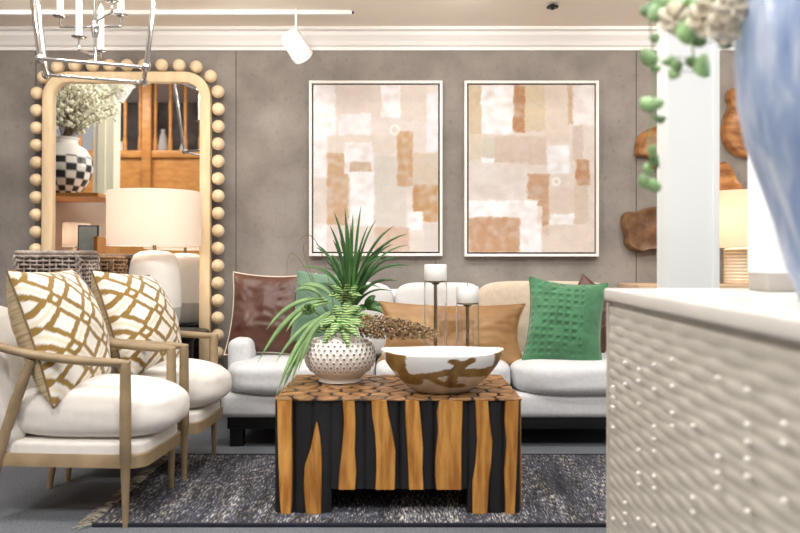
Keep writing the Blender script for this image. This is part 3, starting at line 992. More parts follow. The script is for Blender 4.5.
BR = [((-.55, .42), (-.30, .50), .085), ((-.30, .50), (.05, .60), .08), ((.05, .60), (.40, .58), .10), ((.40, .58), (.70, .55), .11), ((.70, .55), (.86, .58), .13), ((-.62, .36), (-.45, .36), .12),
      ((.16, .60), (.10, .30), .075), ((-.22, .46), (.05, .26), .055), ((.05, .26), (.30, .24), .055), ((.20, .66), (.24, .80), .10), ((.24, .78), (.12, .88), .07), ((.26, .78), (.44, .90), .07),
      ((-.90, .50), (-.62, .14), .07), ((-.62, .50), (-.78, .75), .10), ((.86, .7), (.72, .36), .07)]


def bowlcol(u, h):
    w = noise.noise(Vector((u * 5, h * 4, 2))) * .045
    j = noise.noise(Vector((u * 14, h * 9, 5))) * 16
    j += noise.noise(Vector((u * 6, h * 3, 8))) * 34
    gold = (138 + j, 104 + j, 54 + j * .6)
    if -.93 < u + w < -.60 and h > .55 + w * 2: return gold
    if .80 < u + w < .99 and h > .42: return gold
    d = min((seg((u + w, h), a, b) - r) for a, b, r in BR)
    if d < 0: return gold
    if h < .48 + w and d > .0 and h < .5: return (206 + j * .5, 190 + j * .5, 166 + j * .5)
    return (240, 239, 236)


def bowl_r(h):  # radius factor against height 0..1
    return .40 + .60 * (1 - (1 - h) ** 1.55) ** .82 if h > 0 else .40


V, C, Fc = [], [], []
lev = [k / nh for k in range(nh + 1)]
for h in lev:
    f = bowl_r(h)
    for k in range(nb_):
        a = 2 * PI * k / nb_
        tipup = .012 * abs(math.cos(a)) ** 6 * h
        x, y = hw * f * math.cos(a), hd * f * math.sin(a)
        V.append((BX + x, BY + y, BZ + hh * h + tipup))
        ur = math.cos(a) if math.sin(a) < 0 else -math.cos(a)
        C.append((*lin(bowlcol(ur * f, h)), 1))
for h in lev[::-1][:-3]:
    f = bowl_r(h) - .035
    for k in range(nb_):
        a = 2 * PI * k / nb_
        tipup = .012 * abs(math.cos(a)) ** 6 * h
        V.append((BX + hw * f * math.cos(a), BY + hd * f * math.sin(a), BZ + hh * h + .002 + tipup)); C.append((*lin((243, 242, 240)), 1))
rows_ = len(V) // nb_
Fc = [(i * nb_ + k, i * nb_ + (k + 1) % nb_, (i + 1) * nb_ + (k + 1) % nb_, (i + 1) * nb_ + k) for i in range(rows_ - 1) for k in range(nb_)]
Fc += [tuple(range(nb_)), tuple((rows_ - 1) * nb_ + k for k in range(nb_))]
M['bowl'] = vmat('resin_and_root', .32, .05, 60, spec=.5)
build('shell', (V, Fc), M['bowl'], bowl, cols=C, auto=60)
build('foot', lathe([(.09, BZ - .0015), (.094, BZ + .006), (.10, BZ + .009)], 40, BX, BY, .74, close=True), M['charwood'], bowl)


# ------------------------------------------------------------------ candle holders
def candle_holder(px, pytop, label, clabel, Y):
    X = (px - 400) / F * Y; zt = CAMZ + (HZ - pytop) / F * Y
    o = thing('candle_holder', label, 'candle holder', (X, Y, .452), 0, 'brass and glass candle holders')
    build('base_disc', lathe([(.001, .4505), (.056, .4505), (.056, .457), (.001, .458)], 36, X, Y), M['brass'], o, auto=40)
    build('stem', tube([(X, Y, .456), (X, Y, zt - .012)], .0075, 14), M['brass'], o, auto=60)
    build('candle_plate', lathe([(.001, zt - .016), (.014, zt - .016), (.020, zt - .008), (.050, zt - .004), (.051, zt), (.001, zt)], 36, X, Y), M['brass'], o, auto=40)
    build('glass_sleeve', lathe([(.0525, .4575), (.0525, zt - .006), (.0500, zt - .006), (.0500, .4575), (.0525, .4575)], 48, X, Y), M['glass'], o, auto=40)
    c = thing('pillar_candle', clabel, 'candle', (X, Y, zt), 0, 'white pillar candles')
    build('wax', lathe([(.001, zt + .0005), (.048, zt + .0005), (.0505, zt + .003), (.0505, zt + .070), (.048, zt + .075), (.034, zt + .074), (.001, zt + .071)], 36, X, Y), M['wax'], c, auto=50)
    build('wick', tube([(X, Y, zt + .07), (X, Y, zt + .083), (X + .002, Y, zt + .092)], .0012, 6), M['dk'], c)


candle_holder(435.5, 281, 'taller brass and clear glass candle holder behind the bowl', 'white pillar candle on the taller holder', 3.50)
candle_holder(467.5, 303, 'shorter brass and clear glass candle holder behind the bowl', 'white pillar candle on the shorter holder', 3.52)

# ------------------------------------------------------------------ side table and lamp by the mirror
LX, LY = (154.5 - 400) / F * 4.58, 4.58
st = thing('side_table', 'small round black side table under the white ceramic lamp', 'side table', (LX + .08, LY - .02, 0))
sx_, sy_ = LX + .08, LY - .02
build('tabletop', lathe([(.001, .535), (.235, .535), (.24, .54), (.24, .562), (.235, .567), (.001, .567)], 48, sx_, sy_), M['black'], st, auto=40)
build('pedestal', lathe([(.17, .0), (.175, .03), (.15, .05), (.15, .50), (.19, .536)], 40, sx_, sy_, close=True), M['black'], st, auto=40)


def table_lamp(X, Y, z0, zs0, zs1, rs, basep, label, m_base, power, rs_top=None, zband=None, mshade=None, lowp=None):
    o = thing('table_lamp', label, 'lamp', (X, Y, z0))
    build('base', lathe(basep, 44, X, Y), m_base, o, auto=60)
    if lowp: build('dipped_base', lathe(lowp, 44, X, Y), M['greyglaze'], o, auto=60)
    build('neck', tube([(X, Y, basep[-1][1] - .01), (X, Y, zs0 + .06)], .011, 12), M['brass'], o, auto=60)
    rt = rs_top or rs
    sh = lathe([(rs, zs0), (rt, zs1), (rt - .004, zs1), (rs - .004, zs0), (rs, zs0)], 56, X, Y)
    s_ = build('lamp_shade', sh, mshade or M['shade'], o, auto=40)
    sp_ = [tube([(X, Y, zs1 - .02), (X + rt * math.cos(a) * .99, Y + rt * math.sin(a) * .99, zs1 - .012)], .002, 6) for a in (0.3, 2.4, 4.5)]
    build('spider', join(*sp_, tube([(X, Y, zs0 + .05), (X, Y, zs1 - .015)], .004, 8)), M['brass'], o)
    b_ = build('bulb', sphere((X + .03, Y, (zs0 + zs1) / 2), .03, 14), M['bulb'], o)
    ld = bpy.data.lights.new('lamp_light', 'POINT'); ld.energy = power; ld.color = (1, .9, .78); ld.shadow_soft_size = .05
    lo = bpy.data.objects.new('lamp_light', ld); COL.objects.link(lo); lo.parent = o; lo.location = (-.06, 0, (zs0 + zs1) / 2 - z0)
    return o


M['shade'] = shade_mat('linen_shade', (240, 230, 220), .5)
M['bulb'] = emit('lit_bulb', (255, 236, 208), 4)
M['greyglaze'] = mat('grey_glaze', (188, 186, 184), .22, .03, 9, spec=.5)
zt_ = .568
table_lamp(LX, LY, zt_, CAMZ + (HZ - 246) / F * LY, CAMZ + (HZ - 192) / F * LY, .268,
           [(.152, zt_ + .135), (.154, zt_ + .16), (.152, zt_ + .24), (.146, zt_ + .33), (.136, zt_ + .40), (.118, zt_ + .44), (.08, zt_ + .462), (.02, zt_ + .468)],
           'white ceramic table lamp with drum shade in front of the beaded mirror', M['ceramic'], 6,
           lowp=[(.001, zt_), (.125, zt_), (.135, zt_ + .01), (.148, zt_ + .07), (.152, zt_ + .135)])

# ------------------------------------------------------------------ wicker baskets behind the chairs


def wicker(name, label, x0, x1, y0, y1, z1, col1, col2, rot=0., seed=0):
    cx, cy = (x0 + x1) / 2, (y0 + y1) / 2
    o = thing(name, label, 'basket', (cx, cy, 0), rot)
    o['_base'] = (0, 0, 0)
    hx, hy = (x1 - x0) / 2, (y1 - y0) / 2
    path = rrect(-hx, hx, -hy, hy, .05, 5)
    # resample
    path.append(path[0]); sl = [math.dist(path[i], path[i + 1]) for i in range(len(path) - 1)]; tot = sum(sl)
    nst = int(tot / .034) // 2 * 2
    nsub = 4
    pts = []
    for i in range(nst * nsub):
        d = tot * i / (nst * nsub); k = 0
        while d > sl[k]: d -= sl[k]; k += 1
        t = d / sl[k]; x = path[k][0] + (path[k + 1][0] - path[k][0]) * t; y = path[k][1] + (path[k + 1][1] - path[k][1]) * t
        dx, dy = path[k + 1][0] - path[k][0], path[k + 1][1] - path[k][1]; l = math.hypot(dx, dy)
        pts.append((x, y, dy / l, -dx / l))
    rnd = random.Random(seed)
    m1 = mat('wicker', col1, .75, 0, 9, .2, 90, rgb2=col2)
    gs = []
    z = .03; k = 0
    while z < z1 - .03:
        h = rnd.uniform(.0085, .0105)
        ring_ = []
        for i, (x, y, nx2, ny2) in enumerate(pts):
            ph = PI * i / nsub + (PI if k % 2 else 0)
            off = .008 * math.sin(ph) + rnd.uniform(-.001, .001)
            dz = .0015 * math.sin(i * .3 + k)
            ring_.append((x + nx2 * off, y + ny2 * off, nx2, ny2, z + dz))
        V = []; nn = len(ring_)
        for (x, y, a, b, zz) in ring_:
            V += [(x - a * .003, y - b * .003, zz - h * .8), (x + a * .004, y + b * .004, zz - h * .5), (x + a * .004, y + b * .004, zz + h * .5), (x - a * .003, y - b * .003, zz + h * .8)]
        Fc = [(i * 4 + q, i * 4 + (q + 1) % 4, ((i + 1) % nn) * 4 + (q + 1) % 4, ((i + 1) % nn) * 4 + q) for i in range(nn) for q in range(4)]
        gs.append((V, Fc)); z += .0225; k += 1
    build('weave', join(*gs), m1, o, world=False)
    stakes = [tube([(pts[i][0], pts[i][1], .01), (pts[i][0], pts[i][1], z1 - .01)], .0045, 6) for i in range(nsub // 2, len(pts), nsub)]
    build('stakes', join(*stakes), m1, o, world=False)
    rim = [(x, y, z1 - .012 + .003 * math.sin(i * 1.9)) for i, (x, y, _, _) in enumerate(pts)] + [(pts[0][0], pts[0][1], z1 - .012)]
    build('rim', join(tube(rim, .012, 8, cap=False), tube([(x * 1.01, y * 1.01, zz - .018) for x, y, zz in rim], .009, 8, cap=False)), m1, o, world=False)
    br = []
    for sx2 in (-1, 1):
        for sy2 in (-1, 1):
            for ph in (0, PI):
                br.append(tube([(sx2 * (hx - .006) + .010 * math.cos(q * .9 + ph), sy2 * (hy - .006) + .006 * math.sin(q * .9 + ph), .01 + q * .012) for q in range(int((z1 - .02) / .012))], .007, 6))
    build('corner_braid', join(*br), m1, o, world=False)
    ML = M.setdefault('shade_core', mat('basket_shade', (52, 46, 42), .9, .2, 20))  # dark core instead of a hollow, shade between the strands put into colour
    build('shade_core', join(box(-hx + .014, hx - .014, -hy + .014, hy - .014, .01, z1 - .03, .03)), ML, o, world=False)
    return o


wicker('wicker_basket', 'grey weathered wicker basket behind the lattice pillow of the near armchair', (13 - 400) / F * 4.2, (78.5 - 400) / F * 4.2, 4.2, 4.48, CAMZ + (HZ - 250.5) / F * 4.2, (176, 164, 154), (120, 108, 100), 0, 1)
wicker('wicker_basket', 'brown wicker basket between the grey basket and the second lattice pillow', (72 - 400) / F * 4.52, (112 - 400) / F * 4.52, 4.52, 4.76, CAMZ + (HZ - 255.5) / F * 4.52, (150, 120, 90), (96, 72, 50), 0, 2)

# ------------------------------------------------------------------ chandelier
cxx = -1.43
chd = thing('chandelier', 'polished nickel open lantern chandelier with candle sleeves hanging above the chairs', 'chandelier', (cxx, 3.65, 1.864))
zb, ztp = 1.866, 2.42
hb, db = .222, .16
ht, dt = .285, .215
CR = math.radians(20)
def crot(p): return (cxx + (p[0] - cxx) * math.cos(CR) - (p[1] - 3.65) * math.sin(CR), 3.65 + (p[0] - cxx) * math.sin(CR) + (p[1] - 3.65) * math.cos(CR), p[2])
cb = [(cxx - hb, 3.65 - db, zb), (cxx + hb, 3.65 - db, zb), (cxx + hb, 3.65 + db, zb), (cxx - hb, 3.65 + db, zb)]
ct = [(cxx - ht, 3.65 - dt, ztp), (cxx + ht, 3.65 - dt, ztp), (cxx + ht, 3.65 + dt, ztp), (cxx - ht, 3.65 + dt, ztp)]
cb = [crot(p) for p in cb]; ct = [crot(p) for p in ct]
for i in range(4):
    build('lower_bar', tube([cb[i], cb[(i + 1) % 4]], .008, 10), M['chrome'], chd, auto=60)
    build('upright', tube([cb[i], ct[i]], .0115, 12), M['chrome'], chd, auto=60)
    build('upper_bar', tube([ct[i], ct[(i + 1) % 4]], .008, 10), M['chrome'], chd, auto=60)
    build('corner_knob', sphere(cb[i], .021, 16), M['chrome'], chd)
    build('brace', tube([ct[i], (cxx, 3.65, 2.62)], .006, 8), M['chrome'], chd, auto=60)
build('centre_stem', tube([(cxx, 3.65, 1.90), (cxx, 3.65, 2.62)], .008, 10), M['chrome'], chd, auto=60)
build('hub', lathe([(.001, 2.02), (.012, 2.025), (.018, 2.05), (.018, 2.085), (.012, 2.10), (.001, 2.105)], 20, cxx, 3.65), M['chrome'], chd)
build('chain', tube([(cxx, 3.65, 2.62), (cxx, 3.65, 4.30)], .006, 8), M['chrome'], chd, auto=60)
build('canopy', lathe([(.001, 4.27), (.06, 4.275), (.065, 4.299)], 24, cxx, 3.65, close=True), M['chrome'], chd)
M['sleeve'] = mat('white_candle_sleeve', (250, 249, 246), .5)
for (px, py, D, ya) in ((60, 17.5, 3.65, 27), (121, 16, 3.65, 26.5), (79, 38, 3.56, 50), (101, 52, 3.78, 60), (112, 2, 3.5, 12)):
    p = P(px, py, D); pa = P(px, ya, D)
    arm = build('candle_arm', tube([(cxx, 3.65, pa.z + .0), (pa.x, D, pa.z), (p.x, D, pa.z + .004), (p.x, D, p.z)], .0052, 8), M['chrome'], chd, auto=60)
    build('drip_pan', lathe([(.001, p.z - .003), (.02, p.z - .002), (.033, p.z + .004), (.034, p.z + .006), (.001, p.z + .004)], 24, p.x, D), M['chrome'], arm, world=True)
    build('candle_sleeve', lathe([(.001, p.z + .004), (.0145, p.z + .004), (.0145, p.z + .17), (.001, p.z + .172)], 18, p.x, D), M['sleeve'], arm, world=True, auto=50)
    build('bulb', lathe([(.001, p.z + .17), (.009, p.z + .175), (.014, p.z + .195), (.010, p.z + .215), (.001, p.z + .235)], 14, p.x, D), M['bulb'], arm, world=True)
for (px, py, D) in ((60, 8, 3.65), (121, 8, 3.65), (79, 20, 3.56), (101, 30, 3.78)):
    p = P(px, py, D)
    ld = bpy.data.lights.new('candle_light', 'POINT'); ld.energy = 4.5; ld.color = (1, .93, .84); ld.shadow_soft_size = .03
    lo = bpy.data.objects.new('candle_light', ld); COL.objects.link(lo); lo.parent = chd; lo.location = Vector((p.x, D, p.z + .24)) - Vector(chd['_base'])
# arms' own children were given in world space
for o in chd.children:
    if o.name.startswith('candle_arm'):
        for k in o.children:
            l = chd['_base']; k.location = (-l[0], -l[1], -l[2])

# ------------------------------------------------------------------ ceiling track, spot heads and sprinkler
trk = thing('lighting_track', 'long white lighting track running along the ceiling', 'lighting track', (-2, 4.6, 2.43))
build('rail', box(-5, (352 - 400) / F * 4.6, 4.57, 4.6, 2.425, 2.45, .002), M['white'], trk, auto=30)
build('slot', box(-5, (352 - 400) / F * 4.6 + .01, 4.60, 4.607, 2.437, 2.45), M['dk'], trk, smooth=False)


M['lens'] = emit('spot_lens', (255, 246, 232), 1.2)


def spot_head(label, at, aim, energy):
    """white cylinder spot hanging from the ceiling track, turned towards aim"""
    o = thing('track_spotlight', label, 'spotlight', (at.x, at.y, 2.44))
    build('stem', tube([(at.x, at.y, 2.449), (at.x, at.y, at.z + .045)], .006, 8), M['white'], o, auto=60)
    d = (Vector(aim) - at).normalized(); q = d.to_track_quat('Z', 'Y').to_matrix().to_4x4()
    M4 = Matrix.Translation(at) @ q
    build('head', xf(lathe([(.001, -.075), (.055, -.075), (.062, -.068), (.064, .085), (.058, .085), (.056, .06), (.001, .06)], 32), M4), M['white'], o, auto=40)
    build('lens', xf(lathe([(.001, .062), (.056, .062)], 24), M4), M['lens'], o)
    ld = bpy.data.lights.new('spot_light', 'SPOT'); ld.energy = energy; ld.spot_size = 1.5; ld.spot_blend = .9; ld.color = (1, .95, .9); ld.shadow_soft_size = .06
    lo = bpy.data.objects.new('spot_light', ld); COL.objects.link(lo); lo.parent = o
    lo.location = at + d * .11 - o.location
    lo.rotation_euler = (-d).to_track_quat('Z', 'Y').to_euler()


h = P(296, 45.5, 4.55)
spot_head('white cylinder spotlight hanging from the track between the mirror and the painting', h, (h.x + .5, 4.35, 1.45), 40)
def pendant(X, Y, Z, label, energy):
    pd = thing('pendant_light', label, 'pendant light', (X, Y, Z), 0, 'white cone pendant lights')
    build('cone_shade', lathe([(.001, Z), (.02, Z + .002), (.10, Z + .14), (.122, Z + .155), (.118, Z + .157), (.097, Z + .143), (.018, Z + .006), (.001, Z + .005)], 32, X, Y), M['white'], pd, auto=50)
    build('diffuser', sphere((X, Y, Z + .12), .07, 18, .55), M['bulb'], pd)
    build('cord', tube([(X, Y, Z + .14), (X, Y, 4.299)], .004, 8), M['white'], pd)
    ld = bpy.data.lights.new('pendant_bulb', 'POINT'); ld.energy = energy; ld.color = (1, .92, .83); ld.shadow_soft_size = .07
    lo = bpy.data.objects.new('pendant_bulb', ld); COL.objects.link(lo); lo.parent = pd; lo.location = (0, 0, .20)


pendant(-2.49, 2.9, 2.44, 'white inverted cone pendant light above the armchairs, seen in the mirror', 12)
pendant(-.75, 2.7, 1.97, 'unseen white cone pendant added above the left half of the coffee table to light the ceiling', 85)  # this and the next two are unseen uplights added to brighten the ceiling
pendant(.75, 2.7, 1.97, 'unseen white cone pendant added above the right half of the coffee table to light the ceiling', 85)
pendant(2.3, 2.9, 2.05, 'unseen white cone pendant added beside the column to light the ceiling', 75)
spr = thing('ceiling_sprinkler', 'small dark fire sprinkler head in the ceiling', 'sprinkler', tuple(P(552.5, 5, 4.47)))
p = P(552.5, 5, 4.47)
build('escutcheon', lathe([(.001, 2.449), (.012, 2.449), (.012, 2.444), (.001, 2.44)], 20, p.x, p.y), M['dk'], spr)
build('deflector', join(lathe([(.001, 2.430), (.034, 2.430), (.034, 2.436), (.001, 2.437)], 24, p.x, p.y), tube([(p.x, p.y, 2.444), (p.x, p.y, 2.418)], .008, 10)), M['dk'], spr)

# ------------------------------------------------------------------ wooden wall sculptures right of the column


def slab_sculpt(label, pts, D, th, m, name='wood_wall_sculpture'):
    q = [P(x, y, D) for x, y in pts]
    poly = [(v.x, v.z) for v in q]
    for _ in range(2):
        r = []
        for k in range(len(poly)):
            a, b = poly[k], poly[(k + 1) % len(poly)]
            r += [(a[0] * .75 + b[0] * .25, a[1] * .75 + b[1] * .25), (a[0] * .25 + b[0] * .75, a[1] * .25 + b[1] * .75)]
        poly = r
    cx = sum(p[0] for p in poly) / len(poly); cz = sum(p[1] for p in poly) / len(poly)
    o = thing(name, label, 'wall sculpture', (cx, 4.99, cz))
    V, Fc = [], []; n = len(poly); L_ = [(1, 4.997), (1, D + .02), (.9, D), (.6, D + .012), (.3, D + .004)]
    for s, y in L_:
        for x, z in poly: V.append((cx + (x - cx) * s, y, cz + (z - cz) * s))
    for l in range(len(L_) - 1):
        for i in range(n): Fc.append((l * n + i, l * n + (i + 1) % n, (l + 1) * n + (i + 1) % n, (l + 1) * n + i))
    Fc += [tuple(range(n)), tuple((len(L_) - 1) * n + i for i in range(n))]
    build('slab', (V, Fc), m, o, auto=50)
    return o


slab_sculpt('orange root wood sculpture on the wall left of the column, above the round slab', [(640, 134), (650, 128), (660, 124), (676, 128), (684, 140), (678, 160), (664, 168), (652, 170), (655, 158), (645, 155), (637, 156), (637, 146)], 4.93, .06, M['orangewood'])
slab_sculpt('round dark wood slab with wavy edge on the wall beside the column', [(622, 222), (626, 211), (638, 212), (648, 207), (662, 206), (680, 212), (690, 225), (688, 242), (672, 252), (652, 250), (640, 254), (626, 246), (627, 236)], 4.93, .06, M['walnut'])
slab_sculpt('bottle shaped amber wood sculpture with dark neck right of the column', [(730, 90), (736, 86), (744, 88), (748, 96), (747, 104), (756, 112), (764, 130), (762, 150), (750, 158), (736, 153), (726, 142), (724, 128), (728, 112), (733, 104), (729, 98)], 4.93, .06, M['orangewood'])
slab_sculpt('wavy orange wood sculpture just above the small lamp right of the column', [(706, 168), (718, 164), (727, 160), (734, 168), (738, 180), (746, 188), (742, 198), (720, 200), (704, 192)], 4.93, .06, M['orangewood'])

# console table with the small lamp
M['palewood'] = mat('pale_console_wood', (188, 160, 130), .5, .12, 7, .05, 40, stretch=(.4, 2, 2))
cons = thing('console_table', 'pale wood console table against the wall between sofa and column', 'console table', (1.95, 4.72, 0))
CZ = .835
build('tabletop', box(1.385, 2.6, 4.52, 4.95, CZ - .04, CZ, .008), M['palewood'], cons, auto=30)
for x in (1.43, 2.55):
    for y in (4.56, 4.91): build('leg', box(x - .025, x + .025, y - .025, y + .025, 0, CZ - .035, .004), M['palewood'], cons, auto=30)
build('apron', box(1.43, 2.55, 4.55, 4.92, CZ - .11, CZ - .036, .004), M['palewood'], cons, auto=30)
M['shade2'] = shade_mat('cream_shade', (240, 226, 206), .55)
RX = (742 - 400) / F * 4.7
rp = [(.001, CZ + .001), (.10, CZ + .001), (.105, CZ + .012)]
for k in range(10):
    z = CZ + .012 + k * .02
    rp += [(.100, z + .004), (.105, z + .010), (.105, z + .016), (.100, z + .02)]
rp += [(.08, CZ + .217), (.015, CZ + .222)]
table_lamp(RX, 4.7, CZ, CAMZ + (HZ - 247.5) / F * 4.7, CAMZ + (HZ - 192) / F * 4.7, .20, rp, 'small cream lamp with ribbed base glimpsed right of the column', mat('cream_ribbed_ceramic', (226, 206, 178), .6,   .05, 20), 4, mshade=M['shade2'])

# ------------------------------------------------------------------ credenza in the right foreground
a0 = Vector((.588, 2.21, 0)); ang = math.atan2(-1, -.030)
cr = thing('credenza', 'whitewashed credenza with woven relief front in the right foreground', 'credenza', (a0.x, a0.y, 0), 0)
# local frame: x runs along the front towards the camera, y is depth away to the right
cr.rotation_euler = (0, 0, ang); cr['_base'] = (0, 0, 0)
CL, CD, CH = 1.75, .45, .90
build('top', box(-.006, CL, -.008, CD, CH - .034, CH, .006, 3), M['credtop'], cr, world=False, auto=40)
build('carcass', join(box(0, CL - .006, .012, CD - .004, .06, CH - .036), box(0, .013, -.002, .02, .05, CH - .04, .002), box(.05, CL - .05, .04, CD - .05, 0, .07)), M['credenza'], cr, world=False, smooth=False)
nxw, nzw = 420, 240
x0w, x1w, z0w, z1w = .014, CL - .01, .06, CH - .05


def weave_h(x, z):
    rowh, per = .025, .17
    r = math.floor(z / rowh); fz = (z / rowh) % 1
    ph = x / per + (.5 if r % 2 else 0)
    over = math.sin(2 * PI * ph)
    edge = math.sin(PI * fz) ** .35
    return -.001 + .0034 * edge * (.72 + .28 * over)


V = [(x0w + (x1w - x0w) * i / nxw, 0.004 - weave_h(x0w + (x1w - x0w) * i / nxw, z0w + (z1w - z0w) * j / nzw), z0w + (z1w - z0w) * j / nzw) for j in range(nzw + 1) for i in range(nxw + 1)]
Fc = [(j * (nxw + 1) + i, j * (nxw + 1) + i + 1, (j + 1) * (nxw + 1) + i + 1, (j + 1) * (nxw + 1) + i) for j in range(nzw) for i in range(nxw)]
fp = build('woven_front', (V, Fc), M['credenza'], cr, world=False)
pins = []
for r in range(3, 28):
    for c in range(0, 12):
        x = .10 + c * .125; z = .0275 * r + .03
        if x < x1w - .02 and z < z1w - .01 and random.random() < .32:
            pins.append((x, -.007, z))
M['pin'] = mat('pearl_pin', (240, 236, 230), .2, spec=.6)
pn = None
for q in pins:
    if pn is None: pn = k = build('pin', sphere((0, 0, 0), .0055, 10), M['pin'], fp, world=False)
    else: k = pn.copy(); COL.objects.link(k); k.parent = fp
    k.location = q

# white block with grey foot
wb = thing('display_block', 'plain white upright block on a grey foot behind the blue vase', 'decor block', (.965, 2.0, CH))
M['bright'] = mat('bright_white_lacquer', (250, 250, 250), .35)
M['foot'] = mat('grey_foot', (176, 170, 164), .5, .05, 9)
build('block', box(.919, 1.025, 1.94, 2.06, CH + .046, 1.315, .004), M['bright'], wb, auto=30)
build('foot', box(.921, 1.023, 1.942, 2.058, CH + .001, CH + .048, .003), M['foot'], wb, auto=30)

# blue vase
bvx, bvy = .818, 1.25
bv = thing('blue_vase', 'large blue and white watercolour glazed vase on the credenza', 'vase', (bvx, bvy, CH))
bpf = [(.001, CH + .001), (.150, CH + .001), (.158, CH + .01), (.166, .94), (.178, .966), (.197, 1.044), (.2255, 1.13), (.242, 1.18), (.2545, 1.25), (.259, 1.33), (.254, 1.40), (.235, 1.47), (.20, 1.53), (.155, 1.57), (.125, 1.59), (.118, 1.62), (.13, 1.66), (.122, 1.66), (.11, 1.62), (.115, 1.585)]
build('body', lathe(bpf, 72, bvx, bvy), M['bluevase'], bv)


def round_leaf(c, r, nrm, spin, m, parent):
    q = Vector(nrm).normalized().to_track_quat('Z', 'Y').to_matrix().to_4x4()
    M4 = Matrix.Translation(c) @ q @ Matrix.Rotation(spin, 4, 'Z')
    V = [(0, 0, .003)] + [(r * math.cos(a) * (1 + .15 * math.cos(a)), r * .8 * math.sin(a), .004 * math.cos(2 * a)) for a in [2 * PI * k / 14 for k in range(14)]]
    V += [(x, y, z - .0012) for x, y, z in V]
    Fc = [(0, 1 + k, 1 + (k + 1) % 14) for k in range(14)] + [(15, 16 + (k + 1) % 14, 16 + k) for k in range(14)] + [(1 + k, 16 + k, 16 + (k + 1) % 14, 1 + (k + 1) % 14) for k in range(14)]
    return build('leaf', xf((V, Fc), M4), m, parent)


def branch(label, path, leaves, r, m=None):
    o = thing('eucalyptus_branch', label, 'foliage', tuple(path[0]), 0, 'eucalyptus sprays in the blue vase')
    pts = []
    for i in range(0, len(path) - 2, 2): pts += bez(path[i], path[i + 1], path[i + 2], 8)[(0 if i == 0 else 1):]
    build('stem', tube(pts, .0016, 6), M['palegreen'], o)
    for (px, py, D, rr) in leaves:
        c = P(px, py, D)
        # a short stalk to the closest stem point
        k = min(pts, key=lambda q: (q - c).length)
        l = round_leaf(c, rr, (random.uniform(-.5, .5), -1, random.uniform(-.3, .6)), random.uniform(0, 6.28), M['euc'] if m is None else m, o)
        build('stalk', tube([k, k.lerp(c, .6) + Vector((0, 0, .004)), c], .0008, 5), M['twig'], o)
    return o


mouth = Vector((bvx - .05, bvy, 1.60))
b1 = [mouth, Vector((.62, 1.30, 1.78)), P(652, -40, 1.42), P(646, -5, 1.43), P(652, 40, 1.42), P(656, 80, 1.42), P(652, 110, 1.42), P(648, 150, 1.42), P(652, 190, 1.42)]
branch('eucalyptus spray trailing lowest beside the edge of the column', b1, [(648, 9, 1.42, .019), (657, 12, 1.40, .021), (665, 4, 1.4, .021), (650, 58, 1.41, .019), (655, 38, 1.43, .012), (656, 68, 1.43, .010), (650, 103, 1.42, .022), (660, 118, 1.42, .013), (653, 150, 1.42, .012),
                                                  (646, 181, 1.42, .018), (656, 160, 1.43, .013), (655, 186, 1.40, .014), (648, 168, 1.43, .012)], .02)
b2 = [mouth, Vector((.66, 1.24, 1.74)), P(690, -30, 1.36), P(682, -5, 1.36), P(688, 25, 1.36), P(694, 45, 1.36), P(694, 72, 1.36)]
branch('shorter eucalyptus spray hanging in front of the column', b2, [(688, 32, 1.35, .026), (699, 38, 1.36, .019), (676, 66, 1.36, .014), (675, 74, 1.36, .013), (704, 68, 1.35, .021), (693, 62, 1.37, .013), (710, 16, 1.36, .026), (690, 8, 1.36, .024), (674, 12, 1.37, .02), (669, 60, 1.37, .012), (726, 42, 1.37, .016), (708, 3, 1.36, .022)], .02)
# cream flowers
fl = thing('flower_spray', 'cream white blossoms leaning over the rim of the blue vase', 'flowers', tuple(mouth))
for (px, py, D) in ((703, 20, 1.30), (722, 28, 1.28), (731, 6, 1.27), (712, 2, 1.30), (674, 20, 1.36)):
    c = P(px, py, D)
    stem = build('stem', tube(bez(mouth, Vector((.66, 1.28, 1.68)), c, 8), .0025, 6), M['twig'], fl)
    pg_ = []
    for k in range(6):
        a = 2 * PI * k / 6 + px; el = .28
        d = Vector((math.cos(a), -.5 + el, math.sin(a))).normalized()
        pg_.append(blade(bez(c, c + d * .016 + Vector((0, -.008, 0)), c + d * .032, 5), [.004, .011, .016, .017, .013, .004], (0, -1, .25), .08))
    bl = build('blossom', join(*pg_), M['petal'], fl)

# ------------------------------------------------------------------ what the mirror sees: shelf with checkered vase, post and balcony
MYS = 4.91


def RP(px, py, Y):
    """point at depth Y that the leaning mirror shows at pixel (px, py)"""
    d = Vector(((px - 400) / F, 1, (HZ - py) / F)); o = Vector((0, 0, CAMZ))
    nrm = Vector((0, -math.cos(LEAN), math.sin(LEAN))); p0 = Vector((0, MC[1] - .012, 0))
    t = (p0 - o).dot(nrm) / d.dot(nrm); h_ = o + d * t
    r = d - 2 * d.dot(nrm) * nrm
    return h_ + r * ((Y - h_.y) / r.y)


ty = 3.15
tc_ = RP(72, 196, ty)
bkx = tc_.x
zsh = tc_.z
bk_ = thing('bookcase', 'open wooden bookcase standing left of the armchairs, seen in the mirror', 'bookcase', (bkx, ty, 0))
build('side_panel', box(bkx - .32, bkx - .29, ty - .25, ty + .25, 0, zsh), M['loftwood'], bk_, smooth=False)
build('side_panel', box(bkx + .29, bkx + .32, ty - .25, ty + .25, 0, zsh - .36), M['loftwood'], bk_, smooth=False)
z2 = RP(72, 262, ty).z
for z in (zsh, z2, z2 - .45):
    build('shelf', box(bkx - .32, bkx + .32, ty - .25, ty + .25, z - .03, z), M['loftwood'], bk_, smooth=False)
build('back_panel', box(bkx - .3, bkx + .3, ty - .25, ty - .235, .0, zsh - .03), M['white'], bk_, smooth=False)
